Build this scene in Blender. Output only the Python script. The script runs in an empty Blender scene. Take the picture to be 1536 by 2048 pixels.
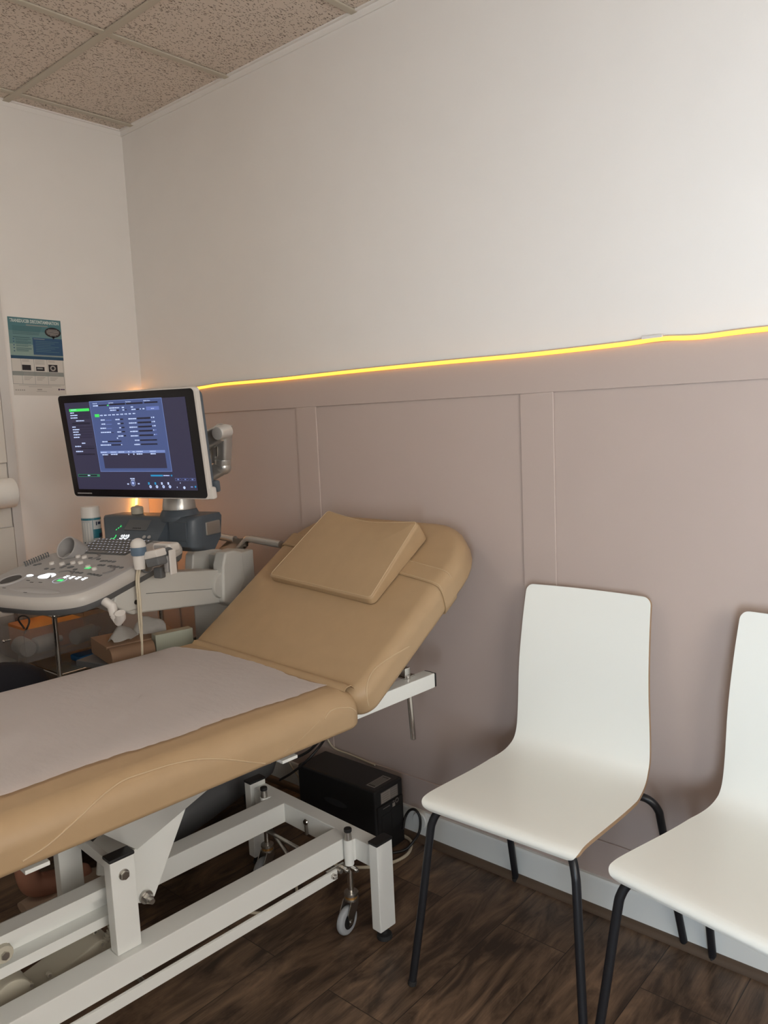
import bpy, bmesh, math, random
from mathutils import Vector, Matrix, Euler
from mathutils.bvhtree import BVHTree
PI = math.pi
V = Vector
random.seed(7)
scn = bpy.context.scene
COL = scn.collection

# ------------------------------------------------------------------ camera, light, exposure
FPX = 1573.5
CAM = V((2.9289, -1.8401, 1.3369))
def cam_axes(pit=-0.1191, roll=-0.0445, yaw=0.7205):
    fwd = V((-math.sin(yaw)*math.cos(pit), math.cos(yaw)*math.cos(pit), math.sin(pit)))
    right = V((math.cos(yaw), math.sin(yaw), 0)); up = right.cross(fwd)
    return (math.cos(roll)*right+math.sin(roll)*up, -math.sin(roll)*right+math.cos(roll)*up, fwd)
CR, CU, CF = cam_axes()
cd = bpy.data.cameras.new('camera'); cam = bpy.data.objects.new('camera', cd); COL.objects.link(cam)
cd.sensor_fit = 'VERTICAL'; cd.sensor_height = 36.0; cd.sensor_width = 27.0; cd.lens = FPX*36/2048
cd.clip_start = 0.02
cam.matrix_world = Matrix.Translation(CAM) @ Matrix((CR, CU, -CF)).transposed().to_4x4()
scn.camera = cam
scn.view_settings.view_transform = 'Standard'; scn.view_settings.look = 'None'
scn.view_settings.gamma = 1; scn.view_settings.use_curve_mapping = False
scn.view_settings.exposure = 0.0
w = bpy.data.worlds.new('daylight'); scn.world = w; w.use_nodes = True
w.node_tree.nodes['Background'].inputs[0].default_value = (0.85, 0.93, 1.0, 1)
w.node_tree.nodes['Background'].inputs[1].default_value = 1.0
def area(name, loc, aim, sx, sy, power, col):
    l = bpy.data.lights.new(name, 'AREA'); l.shape = 'RECTANGLE'; l.size = sx; l.size_y = sy; l.energy = power; l.color = col
    o = bpy.data.objects.new(name, l); COL.objects.link(o); o.location = loc
    o.rotation_euler = (V(aim)-V(loc)).to_track_quat('-Z', 'Y').to_euler(); return o
# daylight entering through the window opening in the wall behind the camera (lamp stands outside the glass)
WIN = dict(x0=3.32, x1=4.22, z0=0.45, z1=1.72); RX = 4.3; RY = -2.9
area('window_daylight', (4.25, RY-2.0, 0.98), (3.9, 0, 1.05), 1.7, 1.4, 232, (0.81, 0.98, 1.14))
FILLWIN = dict(y0=-2.5, y1=-1.0, z0=0.95, z1=2.20)  # unseen opening, added to let the side fill in
area('side_fill_light', (RX+0.30, -1.75, 1.60), (0, -1.75, 1.50), 1.6, 1.3, 60, (1.0, 0.925, 0.83))  # added warm fill from the side, lifting the dim left half
area('overhead_fill_light', (1.35, -2.05, 2.505), (1.35, -2.05, 0), 0.56, 0.56, 7.0, (1.0, 0.92, 0.82))  # added overhead fill for the sheet and floor

def pray(px, py):
    return (CF*FPX + CR*(px-768) - CU*(py-1024)).normalized()
def hit(px, py, P0, n):
    d = pray(px, py); t = (V(P0)-CAM).dot(V(n))/d.dot(V(n)); return CAM+d*t
class Frame:
    """A local frame standing at loc, turned by yaw; at() gives the local point of a measured image point on one local plane."""
    def __init__(s, loc, yaw=0):
        s.m = Matrix.Translation(V(loc)) @ Matrix.Rotation(yaw, 4, 'Z'); s.i = s.m.inverted()
    def at(s, px, py, ax, val):
        p0 = V((0, 0, 0)); p0[ax] = val; n = V((0, 0, 0)); n[ax] = 1
        return s.i @ hit(px, py, s.m @ p0, (s.m.to_3x3() @ n))
    def w(s, p): return s.m @ V(p)
WORLD = Frame((0, 0, 0))

# ------------------------------------------------------------------ materials
def mat(name, col, rough=0.5, metal=0.0, em=None, es=0.0, trans=0.0, alpha=1.0, ior=1.45, spec=None, coat=0.0):
    m = bpy.data.materials.new(name); m.use_nodes = True
    b = m.node_tree.nodes['Principled BSDF']
    b.inputs['Base Color'].default_value = (*col, 1); b.inputs['Roughness'].default_value = rough
    b.inputs['Metallic'].default_value = metal; b.inputs['IOR'].default_value = ior
    b.inputs['Transmission Weight'].default_value = trans; b.inputs['Alpha'].default_value = alpha
    if spec is not None: b.inputs['Specular IOR Level'].default_value = spec
    if coat: b.inputs['Coat Weight'].default_value = coat
    if em: b.inputs['Emission Color'].default_value = (*em, 1); b.inputs['Emission Strength'].default_value = es
    return m
def node(m, t, **kw):
    n = m.node_tree.nodes.new(t)
    for k, v in kw.items(): setattr(n, k, v)
    return n
def bump(m, scale, strength, dist=0.002, detail=3, coord='Object', stretch=(1, 1, 1), colvar=0.0):
    L = m.node_tree.links; b = m.node_tree.nodes['Principled BSDF']
    tc = node(m, 'ShaderNodeTexCoord'); mp = node(m, 'ShaderNodeMapping'); mp.inputs['Scale'].default_value = stretch
    nz = node(m, 'ShaderNodeTexNoise'); nz.inputs['Scale'].default_value = scale; nz.inputs['Detail'].default_value = detail
    bp = node(m, 'ShaderNodeBump'); bp.inputs['Strength'].default_value = strength; bp.inputs['Distance'].default_value = dist
    L.new(tc.outputs[coord], mp.inputs[0]); L.new(mp.outputs[0], nz.inputs['Vector']); L.new(nz.outputs['Fac'], bp.inputs['Height']); L.new(bp.outputs[0], b.inputs['Normal'])
    if colvar:
        c = tuple(b.inputs['Base Color'].default_value)[:3]
        cr = node(m, 'ShaderNodeValToRGB'); n2 = node(m, 'ShaderNodeTexNoise'); n2.inputs['Scale'].default_value = scale*0.02+1.5; n2.inputs['Detail'].default_value = 4
        L.new(mp.outputs[0], n2.inputs['Vector'])
        cr.color_ramp.elements[0].position = 0.3; cr.color_ramp.elements[1].position = 0.7
        cr.color_ramp.elements[0].color = (*[x*(1-colvar) for x in c], 1); cr.color_ramp.elements[1].color = (*[min(1, x*(1+colvar)) for x in c], 1)
        L.new(n2.outputs['Fac'], cr.inputs[0]); L.new(cr.outputs[0], b.inputs['Base Color'])
    return m
WALL = bump(mat('wall_paint', (0.79, 0.765, 0.735), 0.62), 260, 0.12, 0.0006, colvar=0.01)
TAUPE = bump(mat('taupe_paint', (0.46, 0.375, 0.335), 0.5), 200, 0.08, 0.0005, colvar=0.01)
SKIRT = mat('skirting_gloss', (0.72, 0.74, 0.72), 0.35)
TRIMW = mat('trim_white', (0.62, 0.60, 0.58), 0.45)
WHITEM = bump(mat('white_powder_coat', (0.74, 0.75, 0.72), 0.33), 400, 0.05, 0.0003)
CHROME = mat('chrome', (0.62, 0.60, 0.57), 0.16, 1.0)
STEEL = mat('zinc_steel', (0.45, 0.43, 0.40), 0.33, 1.0)
BRASS = mat('brass_ring', (0.55, 0.32, 0.12), 0.35, 0.8)
BLACKP = mat('black_plastic', (0.013, 0.013, 0.014), 0.42)
BLACKM = mat('black_metal', (0.012, 0.013, 0.016), 0.36)
RUBBER = mat('rubber', (0.02, 0.02, 0.02), 0.7)
WHEELG = mat('grey_tyre', (0.33, 0.35, 0.37), 0.5)
VINYL = bump(mat('tan_vinyl', (0.385, 0.265, 0.150), 0.46), 900, 0.18, 0.0004, colvar=0.03)
VSEAM = mat('tan_seam', (0.47, 0.345, 0.21), 0.5)
PAPER = bump(mat('couch_paper', (0.86, 0.80, 0.78), 0.85), 30, 0.35, 0.004, stretch=(1, 1.6, 1))
LAMIN = mat('white_laminate', (0.79, 0.805, 0.765), 0.34)
PLYE = mat('plywood_edge', (0.36, 0.235, 0.14), 0.55)
USG = mat('console_grey', (0.34, 0.33, 0.325), 0.45)
USD = mat('console_dark_grey', (0.11, 0.115, 0.12), 0.5)
USB = mat('console_slate', (0.070, 0.088, 0.108), 0.42)
USL = mat('console_light', (0.52, 0.52, 0.49), 0.42)
USW = mat('console_offwhite', (0.60, 0.575, 0.545), 0.4)
USR = mat('console_rim', (0.44, 0.42, 0.395), 0.36)
SILV = mat('silver_paint', (0.46, 0.45, 0.43), 0.30, 0.75)
BEZEL = mat('bezel_black', (0.006, 0.006, 0.008), 0.22)
KEYC = mat('key_grey', (0.17, 0.165, 0.165), 0.5)
def glow(name, col, s, base=(0.01, 0.01, 0.01)): return mat(name, base, 0.35, em=col, es=s)
G_KEY = glow('backlit_legend', (0.75, 0.80, 1.0), 0.9)
G_WHT = glow('backlit_white', (0.92, 0.97, 1.0), 1.9)
G_GRN = glow('backlit_green', (0.05, 0.95, 0.22), 1.0)
G_ORG = glow('standby_amber', (1.0, 0.35, 0.05), 2.0)
S_BG = glow('screen_background', (0.030, 0.028, 0.062), 1.0)
S_SIDE = glow('screen_row', (0.020, 0.018, 0.045), 1.0)
S_PAN = glow('screen_panel', (0.062, 0.092, 0.235), 1.0)
S_EDGE = glow('screen_panel_edge', (0.17, 0.24, 0.52), 1.0)
S_FLD = glow('screen_field', (0.010, 0.010, 0.028), 1.0)
S_TXT = glow('screen_text', (0.55, 0.66, 0.95), 1.0)
S_BTN = glow('screen_button', (0.12, 0.17, 0.45), 1.0)
S_GRN = glow('screen_green', (0.06, 0.80, 0.12), 1.0)
S_DGR = glow('screen_dark_green', (0.03, 0.20, 0.10), 1.0)
S_CYN = glow('screen_cyan', (0.02, 0.28, 0.55), 1.0)
CARD = bump(mat('cardboard', (0.30, 0.185, 0.115), 0.75), 90, 0.15, 0.001, colvar=0.05)
TISS = bump(mat('tissue_paper', (0.74, 0.72, 0.68), 0.9), 40, 0.5, 0.004)
GRNW = mat('pale_green_card', (0.38, 0.40, 0.32), 0.6)
BLUEP = mat('blue_plastic', (0.02, 0.16, 0.42), 0.4)
ORNG = mat('led_glow_orange', (0.55, 0.19, 0.05), 0.45)  # amber LED light on the drawer interior, put into the colour
CREAM = mat('cream_plastic', (0.50, 0.47, 0.38), 0.4)
CABLEC = mat('cream_cable', (0.52, 0.46, 0.35), 0.5)
SKIN = bump(mat('skin', (0.42, 0.20, 0.135), 0.55), 60, 0.15, 0.001)
FAB_B = bump(mat('black_fabric', (0.008, 0.008, 0.010), 0.9), 500, 0.4, 0.001)
FAB_N = bump(mat('navy_fabric', (0.009, 0.009, 0.014), 0.9), 500, 0.4, 0.001)
HAIR = bump(mat('dark_hair', (0.03, 0.02, 0.015), 0.5), 200, 0.6, 0.003)
SHOE = mat('nude_shoe', (0.36, 0.26, 0.19), 0.5)
def frosted(name, col, rough, tr, alpha):
    m = mat(name, col, rough, trans=tr, ior=1.3, alpha=alpha); return m
FROST = frosted('frosted_plastic', (0.30, 0.28, 0.27), 0.35, 0.35, 0.40)
GLASS = frosted('shelf_glass', (0.45, 0.52, 0.50), 0.08, 0.6, 0.5)
PANE = frosted('window_glass', (0.95, 0.97, 0.98), 0.0, 1.0, 0.12)

# floor: dark vinyl planks running towards the long wall
FLOOR = bpy.data.materials.new('dark_wood_planks'); FLOOR.use_nodes = True
def floor_mat(m):
    nt = m.node_tree; L = nt.links; b = nt.nodes['Principled BSDF']; b.inputs['Roughness'].default_value = 0.42
    tc = node(m, 'ShaderNodeTexCoord'); sp = node(m, 'ShaderNodeSeparateXYZ'); L.new(tc.outputs['Object'], sp.inputs[0])
    cb = node(m, 'ShaderNodeCombineXYZ'); L.new(sp.outputs['Y'], cb.inputs['X']); L.new(sp.outputs['X'], cb.inputs['Y'])
    mp0 = node(m, 'ShaderNodeMapping'); mp0.inputs['Location'].default_value = (0.22, -0.14, 0); L.new(cb.outputs[0], mp0.inputs[0])
    bk = node(m, 'ShaderNodeTexBrick'); L.new(mp0.outputs[0], bk.inputs['Vector'])
    bk.offset = 0.37; bk.inputs['Scale'].default_value = 1.0; bk.inputs['Brick Width'].default_value = 1.22; bk.inputs['Row Height'].default_value = 0.19
    bk.inputs['Mortar Size'].default_value = 0.0012; bk.inputs['Mortar Smooth'].default_value = 0.3
    bk.inputs['Color1'].default_value = (0.25, 0.25, 0.25, 1); bk.inputs['Color2'].default_value = (0.95, 0.95, 0.95, 1); bk.inputs['Mortar'].default_value = (0, 0, 0, 1)
    mp = node(m, 'ShaderNodeMapping'); mp.inputs['Scale'].default_value = (5, 1.3, 1); L.new(tc.outputs['Object'], mp.inputs[0])
    ad = node(m, 'ShaderNodeVectorMath'); ad.operation = 'ADD'; L.new(mp.outputs[0], ad.inputs[0])
    sc = node(m, 'ShaderNodeVectorMath'); sc.operation = 'SCALE'; sc.inputs['Scale'].default_value = 13.0; L.new(bk.outputs['Color'], sc.inputs[0]); L.new(sc.outputs[0], ad.inputs[1])
    n1 = node(m, 'ShaderNodeTexNoise'); n1.inputs['Scale'].default_value = 3.2; n1.inputs['Detail'].default_value = 9; n1.inputs['Roughness'].default_value = 0.62; n1.inputs['Distortion'].default_value = 1.6; L.new(ad.outputs[0], n1.inputs['Vector'])
    mp2 = node(m, 'ShaderNodeMapping'); mp2.inputs['Scale'].default_value = (46, 2.2, 1); L.new(ad.outputs[0], mp2.inputs[0])
    n2 = node(m, 'ShaderNodeTexNoise'); n2.inputs['Scale'].default_value = 1.3; n2.inputs['Detail'].default_value = 6; L.new(mp2.outputs[0], n2.inputs['Vector'])
    n3 = node(m, 'ShaderNodeTexNoise'); n3.inputs['Scale'].default_value = 4.0; n3.inputs['Detail'].default_value = 3; L.new(tc.outputs['Object'], n3.inputs['Vector'])
    cr = node(m, 'ShaderNodeValToRGB'); e = cr.color_ramp.elements
    e[0].position = 0.33; e[0].color = (0.042, 0.026, 0.017, 1); e[1].position = 0.72; e[1].color = (0.24, 0.152, 0.094, 1)
    x = e.new(0.5); x.color = (0.125, 0.078, 0.049, 1)
    mx = node(m, 'ShaderNodeMath'); mx.operation = 'MULTIPLY_ADD'; L.new(n2.outputs['Fac'], mx.inputs[0]); mx.inputs[1].default_value = 0.20
    m3 = node(m, 'ShaderNodeMath'); m3.operation = 'MULTIPLY_ADD'; L.new(n3.outputs['Fac'], m3.inputs[0]); m3.inputs[1].default_value = 0.3; m3.inputs[2].default_value = -0.29
    ma = node(m, 'ShaderNodeMath'); ma.operation = 'ADD'; L.new(n1.outputs['Fac'], ma.inputs[0]); L.new(m3.outputs[0], ma.inputs[1])
    L.new(ma.outputs[0], mx.inputs[2]); L.new(mx.outputs[0], cr.inputs[0])
    mm = node(m, 'ShaderNodeMix'); mm.data_type = 'RGBA'; L.new(bk.outputs['Fac'], mm.inputs[0]); L.new(cr.outputs[0], mm.inputs[6]); mm.inputs[7].default_value = (0.012, 0.008, 0.006, 1)
    L.new(mm.outputs[2], b.inputs['Base Color'])
    bp = node(m, 'ShaderNodeBump'); bp.inputs['Strength'].default_value = 0.25; bp.inputs['Distance'].default_value = 0.001; L.new(n2.outputs['Fac'], bp.inputs['Height']); L.new(bp.outputs[0], b.inputs['Normal'])
floor_mat(FLOOR)
BEAD = bump(mat('dark_wood_bead', (0.085, 0.058, 0.040), 0.45), 60, 0.2, 0.0006, stretch=(0.3, 1, 1), colvar=0.25)
# mineral fibre ceiling tile with short fissures and pin holes
TILE = bpy.data.materials.new('mineral_fibre_tile'); TILE.use_nodes = True
def tile_mat(m):
    L = m.node_tree.links; b = m.node_tree.nodes['Principled BSDF']; b.inputs['Roughness'].default_value = 0.9
    tc = node(m, 'ShaderNodeTexCoord')
    nd = node(m, 'ShaderNodeTexNoise'); nd.inputs['Scale'].default_value = 60; L.new(tc.outputs['Object'], nd.inputs['Vector'])
    outs = []
    for sx, sy, thr, fr in ((50, 130, 0.16, 0.26), (150, 150, 0.17, 0.22), (75, 190, 0.15, 0.24)):
        mp = node(m, 'ShaderNodeMapping'); mp.inputs['Scale'].default_value = (sy, sx, 1); mp.inputs['Rotation'].default_value = (0, 0, 0.12*len(outs)-0.1); L.new(tc.outputs['Object'], mp.inputs[0])
        mixv = node(m, 'ShaderNodeVectorMath'); mixv.operation = 'ADD'; L.new(mp.outputs[0], mixv.inputs[0])
        s = node(m, 'ShaderNodeVectorMath'); s.operation = 'SCALE'; s.inputs['Scale'].default_value = 0.9; L.new(nd.outputs['Color'], s.inputs[0]); L.new(s.outputs[0], mixv.inputs[1])
        vo = node(m, 'ShaderNodeTexVoronoi'); vo.voronoi_dimensions = '2D'; vo.inputs['Scale'].default_value = 1.0; L.new(mixv.outputs[0], vo.inputs['Vector'])
        lt = node(m, 'ShaderNodeMapRange'); lt.inputs['From Min'].default_value = thr; lt.inputs['From Max'].default_value = thr+0.12; L.new(vo.outputs['Distance'], lt.inputs['Value'])
        sc = node(m, 'ShaderNodeSeparateColor'); L.new(vo.outputs['Color'], sc.inputs[0])
        gt = node(m, 'ShaderNodeMath'); gt.operation = 'GREATER_THAN'; gt.inputs[1].default_value = fr; L.new(sc.outputs[0], gt.inputs[0])
        mxx = node(m, 'ShaderNodeMath'); mxx.operation = 'MAXIMUM'; L.new(lt.outputs[0], mxx.inputs[0]); L.new(gt.outputs[0], mxx.inputs[1]); outs.append(mxx)
    a = node(m, 'ShaderNodeMath'); a.operation = 'MULTIPLY'; L.new(outs[0].outputs[0], a.inputs[0]); L.new(outs[1].outputs[0], a.inputs[1])
    a2 = node(m, 'ShaderNodeMath'); a2.operation = 'MULTIPLY'; L.new(a.outputs[0], a2.inputs[0]); L.new(outs[2].outputs[0], a2.inputs[1])
    mm = node(m, 'ShaderNodeMix'); mm.data_type = 'RGBA'; L.new(a2.outputs[0], mm.inputs[0]); mm.inputs[6].default_value = (0.17, 0.13, 0.10, 1); mm.inputs[7].default_value = (0.66, 0.58, 0.50, 1)
    L.new(mm.outputs[2], b.inputs['Base Color'])
    bp = node(m, 'ShaderNodeBump'); bp.inputs['Strength'].default_value = 0.6; bp.inputs['Distance'].default_value = 0.002; L.new(a2.outputs[0], bp.inputs['Height']); L.new(bp.outputs[0], b.inputs['Normal'])
tile_mat(TILE)
TBAR = mat('ceiling_grid_metal', (0.50, 0.455, 0.37), 0.5)

# ------------------------------------------------------------------ mesh builder
class MB:
    def __init__(s): s.bm = bmesh.new(); s.mats = []
    def mi(s, m):
        if m not in s.mats: s.mats.append(m)
        return s.mats.index(m)
    def _merge(s, t, m, M=None):
        i = s.mi(m)
        for f in t.faces: f.material_index = i
        if M is not None: t.transform(M)
        me = bpy.data.meshes.new('t'); t.to_mesh(me); t.free(); s.bm.from_mesh(me); bpy.data.meshes.remove(me); return s
    def box(s, x0, x1, y0, y1, z0, z1, m, bev=0.0, seg=2, M=None):
        t = bmesh.new(); bmesh.ops.create_cube(t, size=1)
        bmesh.ops.scale(t, vec=(abs(x1-x0), abs(y1-y0), abs(z1-z0)), verts=t.verts); bmesh.ops.translate(t, vec=((x0+x1)/2, (y0+y1)/2, (z0+z1)/2), verts=t.verts)
        if bev: bmesh.ops.bevel(t, geom=list(t.edges), offset=bev, segments=seg, affect='EDGES', profile=0.5)
        return s._merge(t, m, M)
    def cyl(s, p0, p1, r, m, r1=None, n=24, bev=0.0, M=None):
        p0, p1 = V(p0), V(p1); d = p1-p0; t = bmesh.new()
        bmesh.ops.create_cone(t, cap_ends=True, cap_tris=False, segments=n, radius1=r, radius2=r if r1 is None else r1, depth=d.length)
        if bev:
            es = [e for e in t.edges if abs(abs(e.verts[0].co.z)-d.length/2) < 1e-6 and abs(e.verts[0].co.z-e.verts[1].co.z) < 1e-6]
            bmesh.ops.bevel(t, geom=es, offset=bev, segments=2, affect='EDGES', profile=0.5)
        t.transform(Matrix.Translation((p0+p1)/2) @ d.to_track_quat('Z', 'Y').to_matrix().to_4x4()); return s._merge(t, m, M)
    def ball(s, c, r, m, sc=(1, 1, 1), n=20, M=None):
        t = bmesh.new(); bmesh.ops.create_uvsphere(t, u_segments=n, v_segments=n//2+2, radius=r)
        bmesh.ops.scale(t, vec=sc, verts=t.verts); bmesh.ops.translate(t, vec=c, verts=t.verts); return s._merge(t, m, M)
    def loops(s, rings, m, cap0=True, cap1=True, closed=True, M=None):
        t = bmesh.new(); R = [[t.verts.new(V(p)) for p in r] for r in rings]; n = len(R[0])
        for a, b in zip(R[:-1], R[1:]):
            for i in range(n if closed else n-1):
                j = (i+1) % n
                try: t.faces.new((a[i], a[j], b[j], b[i]))
                except ValueError: pass
        if cap0: t.faces.new(list(reversed(R[0])))
        if cap1: t.faces.new(R[-1])
        bmesh.ops.recalc_face_normals(t, faces=t.faces); return s._merge(t, m, M)
    def tube(s, pts, r, m, n=12, smooth=0, M=None, closed=False):
        P = [V(p) for p in pts]
        if smooth:
            Q = []; k = len(P)
            for i in range(k if closed else k-1):
                if closed: p0, p1, p2, p3 = P[(i-1) % k], P[i], P[(i+1) % k], P[(i+2) % k]
                else: p0, p1, p2, p3 = P[max(i-1, 0)], P[i], P[i+1], P[min(i+2, k-1)]
                for j in range(smooth):
                    u = j/smooth; Q.append(0.5*((2*p1)+(p2-p0)*u+(2*p0-5*p1+4*p2-p3)*u*u+(3*p1-p0-3*p2+p3)*u**3))
            if not closed: Q.append(P[-1])
            P = Q
        rings = []; T = None; N = None; k = len(P)
        for i, p in enumerate(P):
            tn = (P[(i+1) % k]-P[i-1]).normalized() if (closed or 0 < i < k-1) else ((P[1]-P[0]) if i == 0 else (P[-1]-P[-2])).normalized()
            if N is None: N = tn.orthogonal().normalized()
            else: N = (N - tn*N.dot(tn)).normalized()
            B = tn.cross(N); rr = r[i] if isinstance(r, (list, tuple)) else r
            rings.append([p+(N*math.cos(2*PI*j/n)+B*math.sin(2*PI*j/n))*rr for j in range(n)])
        if closed: rings.append(rings[0]); return s.loops(rings, m, False, False, M=M)
        return s.loops(rings, m, M=M)
    def prism(s, poly, O, u, v, depth, m, bev=0.0, seg=2, M=None):
        O, u, v = V(O), V(u), V(v); n = u.cross(v).normalized(); t = bmesh.new()
        a = [t.verts.new(O+u*p[0]+v*p[1]) for p in poly]; b = [t.verts.new(x.co+n*depth) for x in a]
        t.faces.new(list(reversed(a))); t.faces.new(b); k = len(a)
        for i in range(k): t.faces.new((a[i], a[(i+1) % k], b[(i+1) % k], b[i]))
        bmesh.ops.recalc_face_normals(t, faces=t.faces)
        if bev: bmesh.ops.bevel(t, geom=list(t.edges), offset=bev, segments=seg, affect='EDGES', profile=0.5)
        return s._merge(t, m, M)
    def lathe(s, prof, c, axis, m, n=28, M=None):
        ax = V(axis).normalized(); a = ax.orthogonal().normalized(); b = ax.cross(a); c = V(c)
        return s.loops([[c+ax*h+(a*math.cos(2*PI*j/n)+b*math.sin(2*PI*j/n))*max(r, 1e-4) for j in range(n)] for r, h in prof], m, M=M)
    def quad(s, pts, m, M=None):
        t = bmesh.new(); t.faces.new([t.verts.new(V(p)) for p in pts]); return s._merge(t, m, M)
    def text(s, body, M, size, m, bold=0.0, align='LEFT'):
        c = bpy.data.curves.new('t', 'FONT'); c.body = body; c.size = size; c.offset = bold; c.resolution_u = 2; c.align_x = align
        o = bpy.data.objects.new('t', c); COL.objects.link(o); bpy.context.view_layer.update()
        me = o.to_mesh(); t = bmesh.new(); t.from_mesh(me); o.to_mesh_clear(); bpy.data.objects.remove(o); bpy.data.curves.remove(c)
        return s._merge(t, m, M)
    def build(s, name, parent=None, angle=38, label=None, flat=False):
        me = bpy.data.meshes.new(name); s.bm.to_mesh(me); s.bm.free()
        for m in s.mats: me.materials.append(m)
        if not flat:
            me.shade_smooth(); me.set_sharp_from_angle(angle=math.radians(angle))
        o = bpy.data.objects.new(name, me); COL.objects.link(o)
        if not flat:
            wn_ = o.modifiers.new('weighted', 'WEIGHTED_NORMAL'); wn_.keep_sharp = True
        if parent: o.parent = parent
        if label: o['label'] = label
        return o
def tag(o, label, cat, group=None, kind=None):
    o['label'] = label; o['category'] = cat
    if group: o['group'] = group
    if kind: o['kind'] = kind
    return o
def thing(name, label, cat, loc=(0, 0, 0), rz=0.0, group=None):
    o = bpy.data.objects.new(name, None); COL.objects.link(o); o.location = loc; o.rotation_euler = (0, 0, rz); o.empty_display_size = 0.1
    return tag(o, label, cat, group)
def struct(mb, name, parent=None, **k):
    o = mb.build(name, parent, **k)
    if not parent: o['kind'] = 'structure'
    return o
def BX(*a, **k): return MB().box(*a, **k)
def rrect(x0, x1, y0, y1, radii, n=8, d=0.0, ne=10):
    """rounded rectangle, corners (x0y0, x1y0, x1y1, x0y1), inset by d; constant vertex count"""
    x0 += d; x1 -= d; y0 += d; y1 -= d; P = []
    cs = [(x0, y0, 1, 1, PI), (x1, y0, -1, 1, 1.5*PI), (x1, y1, -1, -1, 0), (x0, y1, 1, -1, 0.5*PI)]
    ends = []
    for (cx, cy, sx, sy, a0), r in zip(cs, radii):
        r = max(r-d, 0.004); r = min(r, (x1-x0)/2-1e-4, (y1-y0)/2-1e-4)
        ends.append([(cx+sx*r+r*math.cos(a0+k/n*PI/2), cy+sy*r+r*math.sin(a0+k/n*PI/2)) for k in range(n+1)])
    for i in range(4):
        P += ends[i]; a, b = ends[i][-1], ends[(i+1) % 4][0]
        P += [(a[0]+(b[0]-a[0])*k/ne, a[1]+(b[1]-a[1])*k/ne) for k in range(1, ne)]
    return P

# ================================================================== THE ROOM
H = 2.52
struct(BX(-0.1, RX+0.1, RY-0.1, 0.1, -0.06, 0, FLOOR), 'floor', flat=True)
struct(BX(-0.1, RX+0.1, 0.004, 0.1, -0.0, H+0.08, WALL), 'wall_back', flat=True)
struct(BX(-0.1, 0.0, RY, 0.1, 0.0, H+0.08, WALL), 'wall_left', flat=True)
wr = MB(); W = WIN
wr.box(-0.1, W['x0'], RY-0.1, RY, 0, H+0.08, WALL); wr.box(W['x1'], RX+0.1, RY-0.1, RY, 0, H+0.08, WALL)
wr.box(W['x0'], W['x1'], RY-0.1, RY, 0, W['z0'], WALL); wr.box(W['x0'], W['x1'], RY-0.1, RY, W['z1'], H+0.08, WALL)
struct(wr, 'wall_front', flat=True)
wr = MB(); W2 = FILLWIN
wr.box(RX, RX+0.1, RY, W2['y0'], 0, H+0.08, WALL); wr.box(RX, RX+0.1, W2['y1'], 0.1, 0, H+0.08, WALL)
wr.box(RX, RX+0.1, W2['y0'], W2['y1'], 0, W2['z0'], WALL); wr.box(RX, RX+0.1, W2['y0'], W2['y1'], W2['z1'], H+0.08, WALL)
struct(wr, 'wall_right', flat=True)
for nm_, W, Mx in (('window_1', dict(a0=WIN['x0'], a1=WIN['x1'], z0=WIN['z0'], z1=WIN['z1']), Matrix.Translation((0, RY, 0))), ('added_window', dict(a0=FILLWIN['y0'], a1=FILLWIN['y1'], z0=FILLWIN['z0'], z1=FILLWIN['z1']), Matrix.Translation((RX, 0, 0)) @ Matrix.Rotation(PI/2, 4, 'Z'))):  # the second frame belongs to the opening added for fill
    wn = MB()
    for a, b, c, d in ((W['a0'], W['a1'], W['z0'], W['z0']+.03), (W['a0'], W['a1'], W['z1']-.03, W['z1']), (W['a0'], W['a0']+.03, W['z0']+.03, W['z1']-.03), (W['a1']-.03, W['a1'], W['z0']+.03, W['z1']-.03)):
        wn.box(a, b, -.07, -.02, c, d, TRIMW, M=Mx)
    wf = struct(wn, nm_); BX(W['a0']+.03, W['a1']-.03, -.047, -.043, W['z0']+.03, W['z1']-.03, PANE, M=Mx).build('pane', wf, flat=True)
# wainscot: recessed panels between rails and stiles, all painted taupe
wp = MB(); wp.box(0, RX, -0.001, 0.006, 0.09, 1.484, TAUPE)
wp.box(0, RX, -0.007, -0.001, 1.3834, 1.484, TAUPE, bev=0.0012, seg=1)
wp.box(0, RX, -0.007, -0.001, 0.09, 0.1967, TAUPE, bev=0.0012, seg=1)
st = [(0.0, 0.165)]+[(0.9423+k*0.8752, 1.0383+k*0.8777) for k in range(4)]
for a, b in st: wp.box(a, min(b, RX), -0.0071, -0.001, 0.1967, 1.3834, TAUPE, bev=0.0012, seg=1)
struct(wp, 'trim_1')
bb = MB(); bb.prism([(-0.02, 0.004), (-0.02, 0.088), (-0.016, 0.096), (0.0, 0.0965), (0.0, 0.004)], (0, 0, 0), (0, 1, 0), (0, 0, 1), RX, SKIRT)
struct(bb, 'baseboard_back')
b2 = MB(); b2.prism([(0.0, 0.0), (0.0, 0.09), (0.012, 0.096), (0.018, 0.088), (0.018, 0.0)], (0, 0, 0), (1, 0, 0), (0, 0, 1), 0.02, SKIRT)
b2.bm.free(); b2 = MB().box(0, 0.018, RY, -0.0, 0, 0.096, SKIRT, bev=.003); struct(b2, 'baseboard_left')
bd = MB(); bd.prism([(-0.020, 0.0), (-0.037, 0.0), (-0.0365, 0.006), (-0.033, 0.012), (-0.028, 0.017), (-0.020, 0.0188)], (0, 0, 0), (0, 1, 0), (0, 0, 1), RX, BEAD)
struct(bd, 'trim_2')
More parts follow.
